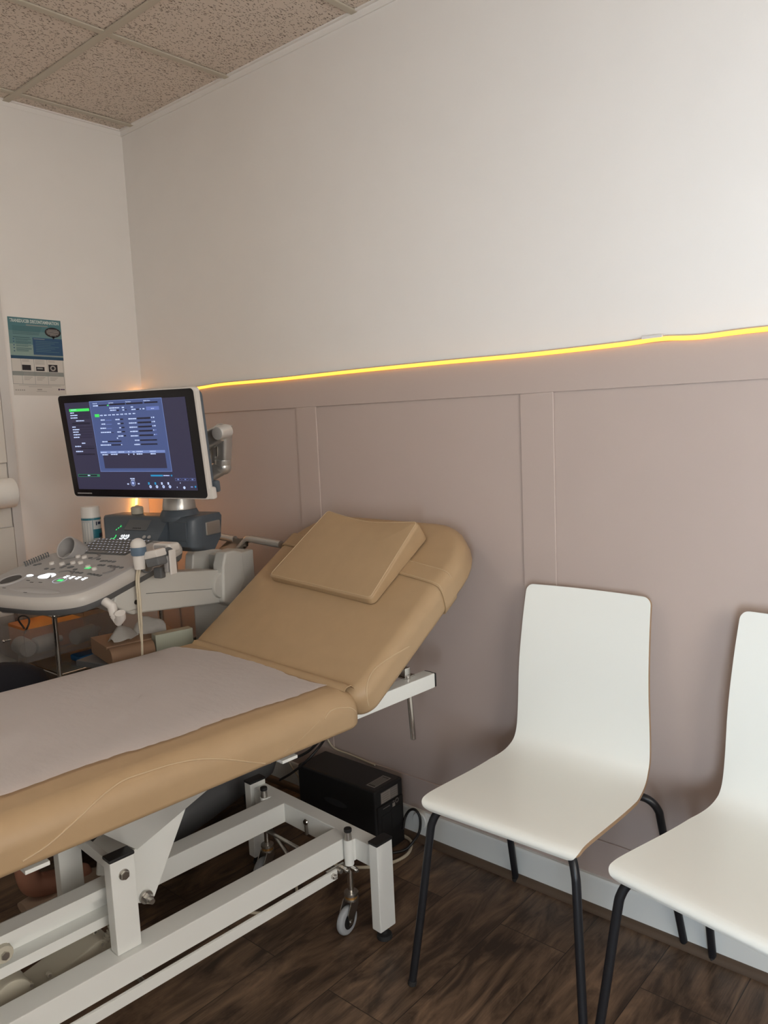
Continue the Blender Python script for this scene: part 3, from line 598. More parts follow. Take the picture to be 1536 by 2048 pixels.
# ================================================================== CHAIRS
def make_chair(label, loc, rz):
    t = thing('chair', label, 'chair', loc, rz, 'white shell chairs against the panelled wall')
    prof = [(-0.232, 0.436), (-0.236, 0.446), (-0.230, 0.456), (-0.214, 0.461), (-0.18, 0.461), (-0.10, 0.455), (-0.02, 0.449), (0.06, 0.446), (0.11, 0.449), (0.142, 0.458), (0.163, 0.474), (0.176, 0.498), (0.184, 0.54), (0.190, 0.60), (0.198, 0.70), (0.214, 0.80), (0.233, 0.883)]
    # catmull
    Q = []; k = len(prof)
    for i in range(k-1):
        p0, p1, p2, p3 = [V(prof[min(max(j, 0), k-1)]) for j in (i-1, i, i+1, i+2)]
        for j in range(5):
            u = j/5; Q.append(0.5*((2*p1)+(p2-p0)*u+(2*p0-5*p1+4*p2-p3)*u*u+(3*p1-p0-3*p2+p3)*u**3))
    Q.append(V(prof[-1])); n = len(Q)
    L = [0]
    for a, c in zip(Q[:-1], Q[1:]): L.append(L[-1]+(c-a).length)
    def halfw(l):
        f = l/L[-1]
        w_ = 0.197 if f < 0.38 else 0.197+(0.183-0.197)*min(1, (f-0.38)/0.12) if f < 0.5 else 0.183+(0.168-0.183)*(f-0.5)/0.5
        r = 0.032; rr2 = 0.020
        if l < r: w_ -= r-math.sqrt(max(0, r*r-(r-l)**2))
        if L[-1]-l < rr2: w_ -= rr2-math.sqrt(max(0, rr2**2-(rr2-(L[-1]-l))**2))
        return w_
    # denser rows near both ends for the rounded corners
    ls = sorted(set([round(x_, 5) for x_ in L]+[0.032*(1-math.cos(k_/8*PI/2)) for k_ in range(9)]+[L[-1]-0.020*(1-math.cos(k_/6*PI/2)) for k_ in range(7)]))
    def at(l):
        for i in range(n-1):
            if L[i+1] >= l-1e-9: u = (l-L[i])/max(1e-9, L[i+1]-L[i]); return Q[i].lerp(Q[i+1], u)
        return Q[-1]
    th_ = 0.009; top_, bot_ = [], []
    for l in ls:
        p = at(l); dd = (at(min(l+0.004, L[-1]))-at(max(l-0.004, 0))).normalized(); nrm = V((-dd.y, dd.x)); w_ = halfw(l)
        f = l/L[-1]
        R1, R2 = [], []
        for i in range(13):
            a = -1+2*i/12; x_ = a*w_
            cv = 0.010*(a*a)*(max(0, min(1, (f-0.50)/0.2)))      # the back is slightly dished
            R1.append(V((x_, p.x-cv*abs(dd.y), p.y))); R2.append(V((x_, p.x-cv*abs(dd.y)-nrm.x*th_, p.y-nrm.y*th_)))
        top_.append(R1); bot_.append(R2)
    tb_ = bmesh.new(); A = [[tb_.verts.new(p) for p in r] for r in top_]; B = [[tb_.verts.new(p) for p in r] for r in bot_]
    m_ = len(A)
    shell = MB(); iw, ie = shell.mi(LAMIN), shell.mi(PLYE)
    for j in range(m_-1):
        for i in range(12):
            tb_.faces.new((A[j][i], A[j][i+1], A[j+1][i+1], A[j+1][i])).material_index = 0
            tb_.faces.new((B[j+1][i], B[j+1][i+1], B[j][i+1], B[j][i])).material_index = 0
        tb_.faces.new((A[j][0], A[j+1][0], B[j+1][0], B[j][0])).material_index = 1
        tb_.faces.new((A[j+1][12], A[j][12], B[j][12], B[j+1][12])).material_index = 1
    for i in range(12):
        tb_.faces.new((A[0][i+1], A[0][i], B[0][i], B[0][i+1])).material_index = 1
        tb_.faces.new((A[-1][i], A[-1][i+1], B[-1][i+1], B[-1][i])).material_index = 1
    bmesh.ops.recalc_face_normals(tb_, faces=tb_.faces)
    me = bpy.data.meshes.new('t'); tb_.to_mesh(me); tb_.free(); shell.bm.from_mesh(me)
    shell.build('seat_shell', t, angle=50)
    r = 0.0095
    for sx in (-1, 1):
        fr = MB(); fr.tube([(sx*0.10, -0.190, 0.430), (sx*0.150, -0.196, 0.431), (sx*0.168, -0.203, 0.425), (sx*0.180, -0.213, 0.400), (sx*0.186, -0.219, 0.36), (sx*0.203, -0.240, 0.18), (sx*0.221, -0.262, 0.008)], r, BLACKM, n=14, smooth=5)
        fr.cyl((sx*0.2205, -0.2615, 0.012), (sx*0.222, -0.263, 0.0), 0.0105, RUBBER, bev=0.002); fr.build('front_leg', t)
        rr = MB(); rr.tube([(sx*0.08, 0.115, 0.424), (sx*0.160, 0.125, 0.425), (sx*0.195, 0.132, 0.420), (sx*0.214, 0.142, 0.396), (sx*0.219, 0.150, 0.36), (sx*0.229, 0.198, 0.18), (sx*0.240, 0.245, 0.008)], r, BLACKM, n=14, smooth=5)
        rr.cyl((sx*0.240, 0.245, 0.012), (sx*0.2405, 0.246, 0.0), 0.0105, RUBBER, bev=0.002); rr.build('rear_leg', t)
    un = MB()
    for sx in (-1, 1): un.tube([(sx*0.10, -0.190, 0.430), (sx*0.08, 0.0, 0.430), (sx*0.08, 0.115, 0.424)], r, BLACKM, n=12, smooth=4)
    un.tube([(-0.10, -0.19, 0.430), (0.10, -0.19, 0.430)], r, BLACKM, n=12); un.tube([(-0.08, 0.115, 0.424), (0.08, 0.115, 0.424)], r, BLACKM, n=12)
    un.build('under_frame', t)
    return t
make_chair('white shell chair on black legs, between the couch and the other chair', (2.024, -0.270, 0), math.radians(1.0))
make_chair('white shell chair on black legs, cut off by the right edge of the photo', (2.524, -0.310, 0), math.radians(-10))


# ================================================================== ULTRASOUND MACHINE
KO = (1.0, -0.87, 0.0); KA = math.radians(15); KF = Frame(KO, KA)
us = thing('ultrasound_machine', 'grey ultrasound machine with lit control panel and tilted monitor behind the couch', 'ultrasound machine', KO, KA)
# --- monitor
MC = V((0.939, -0.639, 1.291)); MR, MU, MFw = cam_axes(math.radians(6.4), math.radians(-0.5), math.radians(14.6))
MW = Matrix.Translation(MC) @ Matrix((MR, MU, -MFw)).transposed().to_4x4()      # monitor plane in the world
MI = MW.inverted(); MK = KF.i @ MW                                             # ... and in the machine's own frame
def mpt(px, py, d=0.0):
    """point of the monitor plane (offset d towards the viewer) in monitor coordinates"""
    n = MW.to_3x3() @ V((0, 0, 1)); p = MI @ hit(px, py, MW @ V((0, 0, d)), n); return p
def zp(zx, zy): return mpt(100+zx/4.042, 760+zy/4.042)
mw, mh = 0.2505, 0.1485
def slab(x0, x1, y0, y1, z0, z1, r, m, bev=0.003):
    mb = MB(); R = []
    for d, z in ((bev, z0), (0, z0+bev), (0, z1-bev), (bev*.3, z1-bev*.3), (bev, z1)): R.append([(p[0], p[1], z) for p in rrect(x0, x1, y0, y1, (r,)*4, n=6, d=d, ne=2)])
    mb.loops(R, m, M=MK); return mb
body = slab(-mw-.003, mw+.006, -mh-.004, mh+.003, -0.020, -0.0015, 0.012, USW, 0.004)
body.box(mw-.012, mw+.016, -mh-.004, -mh+.030, -0.022, -0.002, USW, bev=0.006, M=MK)
mon = body.build('monitor', us)
bz = slab(-mw+.001, mw-.002, -mh, mh, -0.004, 0.0, 0.011, BEZEL, 0.0008); bz.build('bezel', mon)
bs = slab(-mw+.012, mw+.004, -mh+.012, mh-.004, -0.036, -0.018, 0.02, USB, 0.008); bs.box(mw-.03, mw+.020, -mh+.012, -mh+.045, -0.036, -0.022, USB, bev=0.006, M=MK); bs.build('monitor_back', mon)
sc = MB(); Z0 = 0.0006
def rect(z0x, z0y, z1x, z1y, m, lev=1, pad=0.0):
    a, c = zp(z0x, z0y), zp(z1x, z1y)
    z = Z0+lev*0.00012; x0, x1, y0, y1 = min(a.x, c.x)-pad, max(a.x, c.x)+pad, min(a.y, c.y)-pad, max(a.y, c.y)+pad
    sc.quad([(x0, y0, z), (x1, y0, z), (x1, y1, z), (x0, y1, z)], m, M=MK)
def tx(x0, x1, y, m=S_TXT, hgt=0.0036, lev=4):
    a, c = zp(x0, y), zp(x1, y); rnd = random.Random(int(x0*7+y)); x = a.x; ym = a.y
    while x < c.x-0.0008:
        w_ = min(rnd.uniform(0.004, 0.010), c.x-x); h_ = hgt*rnd.uniform(0.75, 1.0)/2
        sc.quad([(x, ym-h_, Z0+lev*.00012), (x+w_, ym-h_, Z0+lev*.00012), (x+w_, ym+h_, Z0+lev*.00012), (x, ym+h_, Z0+lev*.00012)], m, M=MK); x += w_+0.0009
def word(s_, zx, zy, size, m=S_TXT):
    p = zp(zx, zy); sc.text(s_, MK @ Matrix.Translation((p.x, p.y-size*0.35, Z0+.0006)), size, m, bold=size*0.03)
rect(115, 188, 1198, 893, S_BG, 0)
rect(318, 176, 988, 738, S_EDGE, 1, pad=0.0008); rect(318, 176, 988, 738, S_PAN, 2, pad=-0.0006)
rect(428, 596, 950, 712, S_BG, 3); rect(408, 574, 934, 587, S_EDGE, 3)
rect(155, 236, 320, 250, S_GRN, 2); tx(172, 215, 243, S_TXT, 0.002)
for y_ in (268, 288, 308): rect(165+(y_-268)*.2, y_-5, 322, y_+5, S_SIDE, 1)
tx(165, 196, 268); tx(167, 224, 288); tx(169, 224, 308); tx(213, 278, 331)
rect(180, 347, 326, 357, S_FLD, 1)
for x0, x1, y_ in ((182, 210, 381), (186, 240, 402), (189, 233, 422), (193, 249, 443), (196, 241, 464)): tx(x0, x1, y_); rect(x1+4, y_-5, 345, y_+3, S_SIDE, 1)
tx(260, 288, 511); tx(206, 254, 537); rect(256, 533, 358, 540, S_SIDE, 1); rect(250, 549, 362, 557, S_FLD, 1); tx(213, 270, 578); rect(215, 596, 366, 605, S_FLD, 1)
for s_, x0, y_ in (('Patient ID', 346, 191), ('Last Name', 474, 185), ('First Name', 612, 176), ('Middle Name', 757, 167)): word(s_, x0, y_, 0.0042)
for x0, y0, x1 in ((392, 207, 468), (480, 198, 610), (615, 190, 752), (762, 182, 872)): rect(x0, y0-6, x1, y0+1, S_FLD, 3)
tx(350, 390, 210); rect(462, 201, 476, 209, S_GRN, 4); tx(482, 562, 227); tx(488, 536, 245); tx(582, 602, 222); tx(588, 602, 242); tx(655, 674, 218); tx(660, 695, 238)
rect(540, 240, 560, 250, S_FLD, 3); rect(608, 236, 622, 244, S_FLD, 3); rect(698, 232, 722, 240, S_FLD, 3); tx(728, 736, 233); tx(750, 766, 232)
rect(778, 217, 884, 238, S_BTN, 3, pad=0.0006); tx(818, 843, 230, S_TXT, 0.0022)
rect(362, 277, 402, 299, S_GRN, 3)
for k in range(9): x0 = 406+k*33; tx(x0, x0+22, 287-k*2.0)
for x0, x1, y_, f1 in ((412, 448, 324, 500), (418, 452, 357, 502), (410, 456, 391, 502), (414, 495, 424, 518)): tx(x0, x1, y_); rect(x1+4, y_-1, f1, y_+3, S_BTN if f1 < 510 else S_FLD, 3)
for x0, x1, y_, f0, f1 in ((530, 565, 320, 568, 594), (548, 570, 353, 572, 598), (562, 576, 386, 580, 605), (546, 580, 420, 583, 610), (553, 595, 453, 598, 618)): tx(x0, x1, y_); rect(f0, y_-8, f1, y_+2, S_FLD, 3)
for i, y_ in enumerate((314, 348, 382, 416, 452)):
    d_ = i*5; tx(635+d_, 700+d_*.8, y_); rect(704+d_, y_-11, 814+d_*1.2, y_-1, S_FLD, 3); tx(819+d_*1.2, 826+d_*1.2, y_-12); rect(832+d_, y_-18, 845+d_*1.2, y_-8, S_TXT if i < 3 else S_BTN, 3)
tx(688, 725, 487); rect(730, 481, 868, 489, S_FLD, 3); tx(684, 731, 521); rect(736, 514, 872, 522, S_FLD, 3)
tx(425, 467, 499); rect(470, 492, 580, 500, S_FLD, 3); tx(412, 498, 526); rect(500, 520, 585, 528, S_FLD, 3); tx(577, 586, 522)
tx(543, 553, 470, S_TXT, 0.005)
for x0, x1, y_ in ((412, 462, 585), (492, 540, 583), (555, 605, 582), (632, 645, 580), (668, 690, 580), (700, 752, 578), (808, 858, 576)): tx(x0, x1, y_, S_TXT, 0.0028)
for x0, x1, y_ in ((425, 472, 604), (494, 548, 601), (634, 643, 600), (675, 685, 599), (702, 750, 598), (815, 857, 596)): tx(x0, x1, y_)
rect(230, 762, 405, 781, S_DGR, 1, pad=.0004); rect(234, 765, 384, 778, S_FLD, 2); rect(388, 765, 402, 778, S_DGR, 3); tx(308, 328, 771)
rect(815, 766, 915, 779, S_CYN, 2); rect(915, 768, 972, 777, S_BTN, 1); tx(920, 965, 772, S_TXT, .0026); 
def disc(zx, zy, r, m, lev=3, r0=0.0):
    p = zp(zx, zy); n_ = 20; z = Z0+lev*.00012
    for k in range(n_):
        a0, a1 = 2*PI*k/n_, 2*PI*(k+1)/n_
        sc.quad([(p.x+r*math.cos(a0), p.y+r*math.sin(a0), z), (p.x+r*math.cos(a1), p.y+r*math.sin(a1), z), (p.x+max(r0, 1e-4)*math.cos(a1), p.y+max(r0, 1e-4)*math.sin(a1), z), (p.x+max(r0, 1e-4)*math.cos(a0), p.y+max(r0, 1e-4)*math.sin(a0), z)], m, M=MK)
disc(985, 772, .0026, S_CYN, 3); disc(673, 833, .0062, S_BTN, 2); disc(673, 833, .0032, S_TXT, 3); disc(673, 833, .0088, S_TXT, 2, .0080)
tx(650, 690, 796); tx(657, 687, 808, S_TXT, .002); tx(627, 641, 840); tx(712, 727, 838)
for k, x0 in enumerate((815, 867, 920, 972)): disc(x0, 862, .0044, S_TXT, 3); disc(x0, 862, .0018, S_EDGE, 4); rect(x0-22, 826, x0-6, 846, S_CYN if k < 2 else S_TXT, 2)
for x0, x1 in ((1012, 1065), (1070, 1122), (1130, 1178)): rect(x0, 793, x1, 814, S_BTN, 1); rect(x0+2, 795, x1-2, 812, S_BG, 2); tx((x0+x1)/2-7, (x0+x1)/2+7, 804, S_EDGE)
tx(1053, 1058, 832); tx(1028, 1033, 867); disc(1088, 870, .004, S_TXT); tx(1140, 1158, 864, S_EDGE); disc(1178, 863, .0028, S_CYN)
sc.build('screen', mon, flat=True)
lg = MB(); a, c = zp(225, 914), zp(342, 914)
for k in range(12): x_ = a.x+(c.x-a.x)*k/12; lg.box(x_, x_+(c.x-a.x)/12*.75, a.y-.0016, a.y+.0016, 0.0, 0.0004, USG, M=MK)
lg.build('maker_mark', mon)
# --- monitor arm (silver): two short links with a round joint cap, then the neck down to the console
def dpl(px, py, d): return MK @ (mpt(px, py, d))
ar = MB(); J = dpl(432, 868, -0.15)
A1 = dpl(385, 912, -0.08); B1 = dpl(433, 868, -0.15)
def link(mb, p, q, wd, tk, m, M=None):
    p, q = V(p), V(q); d = (q-p).normalized(); side = (MK.to_3x3() @ V((0, 0, 1))).cross(d).normalized(); dn = d.cross(side).normalized()
    rings = []
    for c_, s_ in ((p, .98), (p.lerp(q, .5), 1.0), (q, .92)):
        rings.append([c_+side*(wd*s_*math.copysign(abs(math.cos(a_))**.55, math.cos(a_)))+dn*(tk*s_*math.copysign(abs(math.sin(a_))**.55, math.sin(a_))) for a_ in [2*PI*k/20 for k in range(20)]])
    mb.loops(rings, m)
link(ar, dpl(380, 900, -0.13), dpl(441, 866, -0.13), 0.026, 0.019, SILV); ar.build('upper_link', us)
jc = MB(); nz = (MK.to_3x3() @ V((0, 0, 1))).normalized(); jp = dpl(434, 867, -0.088)
jc.lathe([(0.0175, -0.05), (0.0195, -0.045), (0.0195, -0.004), (0.0175, 0.0), (0.012, 0.0015), (0.003, 0.002)], jp, nz, mat('silver_cap', (0.62, 0.61, 0.59), 0.35, 0.5)); jc.build('joint_cap', us)
vb = MB(); e0, e1 = dpl(449, 858, -0.15), dpl(448, 918, -0.15)
link(vb, e0+V((0, 0, .010)), e1, 0.019, 0.021, SILV); vb.ball(dpl(442, 862, -.16), 0.022, SILV, n=24); vb.build('swivel_block', us)
sk = MB(); sk.cyl(dpl(430, 893, -.15), dpl(430, 925, -.15), 0.012, SILV); sk.cyl(dpl(446, 917, -.15), dpl(446, 928, -.15), 0.0235, SILV, bev=0.002)
for xx in (421, 434): sk.cyl(dpl(xx, 893, -.13), dpl(xx, 912, -.13), 0.004, CHROME)
sk.build('swivel_collar', us)
ll = MB(); link(ll, dpl(446, 934, -0.15), dpl(398, 962, -0.13), 0.021, 0.02, SILV); ll.ball(dpl(447, 934, -.15), 0.0225, SILV, n=24); link(ll, dpl(402, 960, -0.13), dpl(352, 975, -0.125), 0.022, 0.02, SILV); ll.build('lower_link', us)
NKc = V((-0.038, 0.468, 0)); nk = MB()
nk.lathe([(0.050, 1.083), (0.051, 1.086), (0.050, 1.100), (0.046, 1.120), (0.041, 1.150), (0.040, 1.20), (0.03, 1.21)], NKc, (0, 0, 1), SILV, n=36); nk.build('neck', us)
nb = MB(); nb.lathe([(0.062, 1.050), (0.062, 1.060), (0.060, 1.067), (0.053, 1.083), (0.05, 1.084)], NKc, (0, 0, 1), USB, n=36); nb.build('neck_base', us)
# --- console box behind the keyboard
cbx = MB()
rings = []
for x_, k_ in ((-0.270, .82), (-0.267, .92), (-0.260, .98), (-0.250, 1), (-0.040, 1)):
    pr1 = [(0.360, 0.992), (0.360, 0.998), (0.418, 1.059), (0.428, 1.066), (0.50, 1.066), (0.515, 1.055), (0.505, 0.99), (0.48, 0.965), (0.40, 0.965)]
    rings.append([(x_-(0.045*(z_-1.01)/0.05 if x_ < -.2 else 0), 0.45+(c_-0.45)*k_, 1.01+(z_-1.01)*k_) for c_, z_ in pr1])
cbx.loops(rings, USB)
rings = []
for x_, sh in ((-0.042, 0.0), (0.035, 0), (0.050, 0.006), (0.060, 0.022), (0.064, 0.045)):
    pr2 = [(0.405+sh, 0.975), (0.412+sh, 1.052), (0.424+sh, 1.064), (0.44+sh, 1.066), (0.545-sh*.3, 1.066), (0.555-sh*.3, 1.055), (0.545-sh*.3, 0.99), (0.50, 0.955), (0.43+sh, 0.958)]
    rings.append([(x_, c_, z_) for c_, z_ in pr2])
cbx.loops(rings, USB)
cons = cbx.build('console_housing', us, angle=50)
BX(0.058, 0.0685, 0.462, 0.530, 1.002, 1.044, SILV, bev=0.004).build('side_trim', cons)
fp = MB(); fp.box(-0.030, 0.036, 0.4045, 0.412, 0.992, 1.050, USB, bev=0.002); fp.build('side_door', cons)
# front slanted display
DT = math.atan2(0.061, 0.058); DM = Matrix.Translation((0, 0.360, 0.9985)) @ Matrix.Rotation(DT, 4, 'X')
def don(px, py):
    o = KF.i @ CAM; dd = KF.m.to_3x3().inverted() @ pray(px, py); Mi = DM.inverted(); o2 = Mi @ o; d2 = Mi.to_3x3() @ dd; t_ = -o2.z/d2.z; return o2+d2*t_
ds = MB()
def glyph(mb, cx, cy, r0, r1, a0, a1, m, z=0.0006, M=None, n=10, sx=1.0):
    for k in range(n):
        b0, b1 = a0+(a1-a0)*k/n, a0+(a1-a0)*(k+1)/n
        mb.quad([(cx+sx*r0*math.cos(b0), cy+r0*math.sin(b0), z), (cx+sx*r1*math.cos(b0), cy+r1*math.sin(b0), z), (cx+sx*r1*math.cos(b1), cy+r1*math.sin(b1), z), (cx+sx*r0*math.cos(b1), cy+r0*math.sin(b1), z)], m, M=M)
p1, p2, p3, p4 = don(227, 1073), don(244, 1073), don(253, 1073), don(237, 1056)
glyph(ds, p1.x, p1.y, 0.0075, 0.0110, -2.3, 0.7, G_GRN, M=DM)
for p in (p2, p3): glyph(ds, p.x, p.y, 0.0068, 0.0105, -2.3, 0.9, G_WHT, M=DM); glyph(ds, p.x-.001, p.y+.0015, 0.0022, 0.0045, -2.0, 3.4, G_WHT, M=DM, n=14)
for k in range(3): ds.box(p4.x-.006+k*.005, p4.x-.003+k*.005, p4.y-.009+k*.006, p4.y-.004+k*.006, 0.0003, 0.0007, G_GRN, M=DM)
glyph(ds, p4.x, p4.y, 0.0115, 0.0122, 0.2, 1.4, G_GRN, M=DM)
ds.build('display_digits', cons, flat=True)
cv = MB(); cc = don(275, 1052)
cv.box(cc.x-.045, cc.x+.045, cc.y-.017, cc.y+.022, -0.001, 0.0022, USD, bev=0.001, M=DM)
for k in range(5): cv.box(cc.x-.012+k*.007, cc.x-.008+k*.007, cc.y-.012, cc.y-.008, 0.002, 0.0028, BLACKP, M=DM)
cv.build('media_cover', cons)
for px in (289, 299):
    q_ = don(px, 1075); MB().cyl(DM @ V((q_.x, q_.y, 0)), DM @ V((q_.x, q_.y, .004)), 0.006, USG, bev=.001).build('round_button', cons)
# --- control deck
TILT = math.radians(11); PM = Matrix.Translation((0, 0, 0.935)) @ Matrix.Rotation(TILT, 4, 'X'); PMi = PM.inverted()
def on(px, py, h=0.0):
    o = PMi @ (KF.i @ CAM); dd = PMi.to_3x3() @ (KF.m.to_3x3().inverted() @ pray(px, py)); t_ = (h-o.z)/dd.z; return o+dd*t_
half = [(0.055, 0.36), (0.067, 0.30), (0.068, 0.20), (0.0675, 0.10), (0.066, 0.03), (0.057, -0.012), (0.036, -0.040), (-0.010, -0.062), (-0.070, -0.074)]
out = half+[(-0.142, -0.076)]+[(-0.284-x_, y_) for x_, y_ in reversed(half[4:])]+[(-0.352, 0.10), (-0.350, 0.17), (-0.335, 0.225), (-0.282, 0.295), (-0.262, 0.350), (-0.235, 0.368), (-0.02, 0.368)]
# smooth the outline
def smooth_closed(P_, k=4):
    Q_ = []; n_ = len(P_)
    for i in range(n_):
        p0, p1_, p2_, p3_ = [V(P_[(i+j) % n_]) for j in (-1, 0, 1, 2)]
        if i == n_-1: Q_.append(p1_); continue
        for j in range(k):
            u = j/k; Q_.append(0.5*((2*p1_)+(p2_-p0)*u+(2*p0-5*p1_+4*p2_-p3_)*u*u+(3*p1_-p0-3*p2_+p3_)*u**3))
    return Q_
out = [V(p) for p in half[:1]]+smooth_closed(out)[1:]
cen = V((-0.142, 0.17))
def inset(P_, d):
    R_ = []
    n_ = len(P_)
    for i, p in enumerate(P_):
        a_, c_ = P_[i-1], P_[(i+1) % n_]; t_ = (c_-a_)
        nn_ = V((t_.y, -t_.x)); nn_ = nn_.normalized() if nn_.length > 1e-9 else V((0, 0))
        if nn_.dot(p-cen) > 0: nn_ = -nn_
        R_.append(p+nn_*d)
    return R_
dk = MB(); lay = [(0.020, -0.058), (0.008, -0.052), (0.000, -0.036), (-0.001, -0.034)]
dk.loops([[(p.x, p.y, h) for p in inset(out, d)] for d, h in lay], USD, M=PM)
dk.loops([[(p.x, p.y, h) for p in inset(out, d)] for d, h in ((0.0, -0.034), (-0.002, -0.026), (-0.001, -0.016), (0.003, -0.008), (0.010, -0.003))], USR, M=PM, cap0=False, cap1=False)
dk.loops([[(p.x, p.y, h) for p in inset(out, d)] for d, h in ((0.010, -0.003), (0.014, -0.0008), (0.020, 0.0), (0.022, 0.0))], USG, M=PM, cap0=False)
deck = dk.build('control_deck', us, angle=60)
# wrist rest bulge
wr_ = MB(); wr_.ball((-0.142+.03, -0.030, -0.004), 1, USG, sc=(0.11, 0.018, 0.008), M=PM, n=24); wr_.build('wrist_rest', deck)
# keyboard
kbp = MB(); kbp.box(-0.258, -0.040, 0.230, 0.352, -0.004, 0.0012, USD, bev=0.001, M=PM); kbo = kbp.build('keyboard', us)
kme = MB(); kme.box(-0.0055, 0.0055, -0.0068, 0.0068, 0, 0.0030, KEYC, bev=0.0010, seg=1); kme.box(-0.0017, 0.0017, -0.0010, 0.0014, 0.0031, 0.0034, G_KEY)
k0 = kme.build('key', kbo); first = True
k0.matrix_local = PM
cnt = 0
for r_ in range(6):
    for c_ in range(14):
        if r_ == 0 and 3 < c_ < 9: continue
        o_ = k0 if first else k0.copy()
        if not first: COL.objects.link(o_)
        first = False; o_.parent = kbo; o_.matrix_local = PM @ Matrix.Translation((-0.247+c_*0.0152, 0.242+r_*0.0198, 0.0012))
q_ = MB(); q_.box(-0.192, -0.118, 0.2355, 0.2485, 0.0012, 0.0045, KEYC, bev=0.001, M=PM); q_.build('space_bar', kbo)
# knobs, buttons, ball
def knob(px, py, r=0.0076, h=0.0065, m=USW, parent=deck, nm='rotary_knob'):
    p = on(px, py, h); mb = MB(); mb.lathe([(r*1.05, 0), (r, h*.55), (r*.95, h*.9), (r*.75, h), (0.001, h)], PM @ V((p.x, p.y, 0)), PM.to_3x3() @ V((0, 0, 1)), m, n=24); return mb.build(nm, parent)
def zk(zx, zy): return (zx/4.267, 1040+zy/4.267)
for a_ in ((612, 298), (662, 300), (717, 305), (440, 358), (526, 362), (620, 352), (685, 352), (748, 385), (802, 405)): knob(*zk(*a_))
for a_ in ((395, 412), (450, 415), (525, 402), (548, 392), (590, 402), (612, 396), (640, 418), (300, 380), (335, 372), (580, 375), (870, 345), (900, 345), (935, 348), (970, 352), (850, 380), (880, 382), (935, 388), (965, 392), (1000, 396), (1035, 402), (850, 470), (820, 465), (790, 460), (760, 455), (690, 448), (655, 445), (620, 438), (840, 330), (770, 320)):
    p = on(*zk(*a_), 0.002); mb = MB(); mb.box(p.x-.0055, p.x+.0055, p.y-.0045, p.y+.0045, -0.001, 0.0022, USD, bev=.0012, M=PM); mb.build('button', deck)
for a_ in ((240, 516), (270, 532), (345, 533), (35, 580), (215, 620)):
    p = on(*zk(*a_), 0.0); MB().box(p.x-.006, p.x+.006, p.y-.0012, p.y+.0012, -0.001, 0.0006, BLACKP, M=PM).build('front_slot', deck)
def blob(pts, m, nm, h=0.0008):
    mb = MB(); P_ = [on(*zk(*a_), h) for a_ in pts]; Q_ = P_
    mb.loops([[(p.x, p.y, h_) for p in Q_] for h_ in (-0.001, h)], m, M=PM); mb.build(nm, deck)
def oval(cx, cy, a, c, rot, m, nm):
    p = on(*zk(cx, cy), 0.0); mb = MB(); mb.ball((0, 0, 0), 1, m, sc=(a, c, .003), M=PM @ Matrix.Translation((p.x, p.y, 0)) @ Matrix.Rotation(rot, 4, 'Z'), n=24); mb.build(nm, deck)
oval(400, 477, .027, .019, .15, G_WHT, 'lit_trackball'); oval(254, 475, .012, .007, .15, G_WHT, 'lit_button')
#blob([(322, 506), (345, 480), (375, 452), (410, 440), (450, 446), (480, 462), (462, 485), (425, 498), (380, 502), (345, 512)], G_WHT, 'lit_trackball')
#blob([(215, 486), (235, 466), (265, 458), (292, 462), (280, 476), (250, 484), (225, 492)], G_WHT, 'lit_button')
for cx_, cy_ in ((566, 482), (612, 488), (665, 492), (718, 499)):
    p = on(*zk(cx_, cy_), 0.001); mb = MB(); mb.box(p.x-.006, p.x+.006, p.y+.005, p.y+.0075, 0, .001, G_WHT, M=PM); mb.box(p.x+.0015, p.x+.0045, p.y-.010, p.y+.006, 0, .001, G_WHT, M=PM); mb.box(p.x-.006, p.x-.003, p.y-.006, p.y+.001, 0, .001, G_WHT, M=PM); mb.build('lit_button', deck)
for cx_, cy_, m_ in ((515, 513, G_GRN), (750, 407, G_GRN)):
    p = on(*zk(cx_, cy_), 0.001); MB().box(p.x-.009, p.x+.009, p.y-.005, p.y+.005, 0, .0012, m_, bev=.0004, M=PM).build('lit_green_button', deck)
p = on(*zk(500, 512), 0.001); mb = MB(); glyph(mb, p.x+.004, p.y, .017, .0182, 0, 2*PI, G_KEY, M=PM, n=28, sx=1.1); mb.build('lit_ring', deck, flat=True)
for px, py, r_, a0_, a1_ in ((335, 500, .030, .2, 2.9), (520, 470, .030, .3, 2.6), (905, 430, .022, -1.2, 1.8), (790, 315, .02, -1, 1.5)):
    p = on(*zk(px, py), 0.001); mb = MB(); mb.tube([(p.x+r_*math.cos(a0_+(a1_-a0_)*k/12), p.y+r_*math.sin(a0_+(a1_-a0_)*k/12), 0.0) for k in range(13)], 0.003, KEYC, M=PM, n=8); mb.build('key_surround', deck)
# slider comb along the left edge
for k in range(11):
    zx, zy = 222+k*19.5, 396-k*8.3; p = on(*zk(zx, zy), 0.0); mb = MB(); mb.cyl(PM @ V((p.x, p.y, -.001)), PM @ V((p.x, p.y, .012)), .0019, USD, n=8); mb.ball(PM @ V((p.x-.002, p.y, .0125)), .0026, USD, n=8); mb.build('gain_slider', deck)
# finger-hole handle, left front; a black disc paints the dark of the hole
hp = on(22, 1160, 0.0); hm = MB(); hm.lathe([(0.026, -0.004), (0.034, 0.002), (0.040, 0.001), (0.044, -0.010), (0.040, -0.03), (0.026, -0.03)], (0, 0, 0), (0, 0, 1), USG, M=PM @ Matrix.Translation((hp.x, hp.y, 0.002)) @ Matrix.Diagonal((0.92, 1.1, 1, 1)))
hm.lathe([(0.001, 0.0002), (0.027, 0.0002), (0.027, -0.004), (0.001, -0.004)], (0, 0, 0), (0, 0, 1), BLACKP, M=PM @ Matrix.Translation((hp.x, hp.y, 0.002)) @ Matrix.Diagonal((0.92, 1.1, 1, 1))); hm.build('finger_hole', deck)
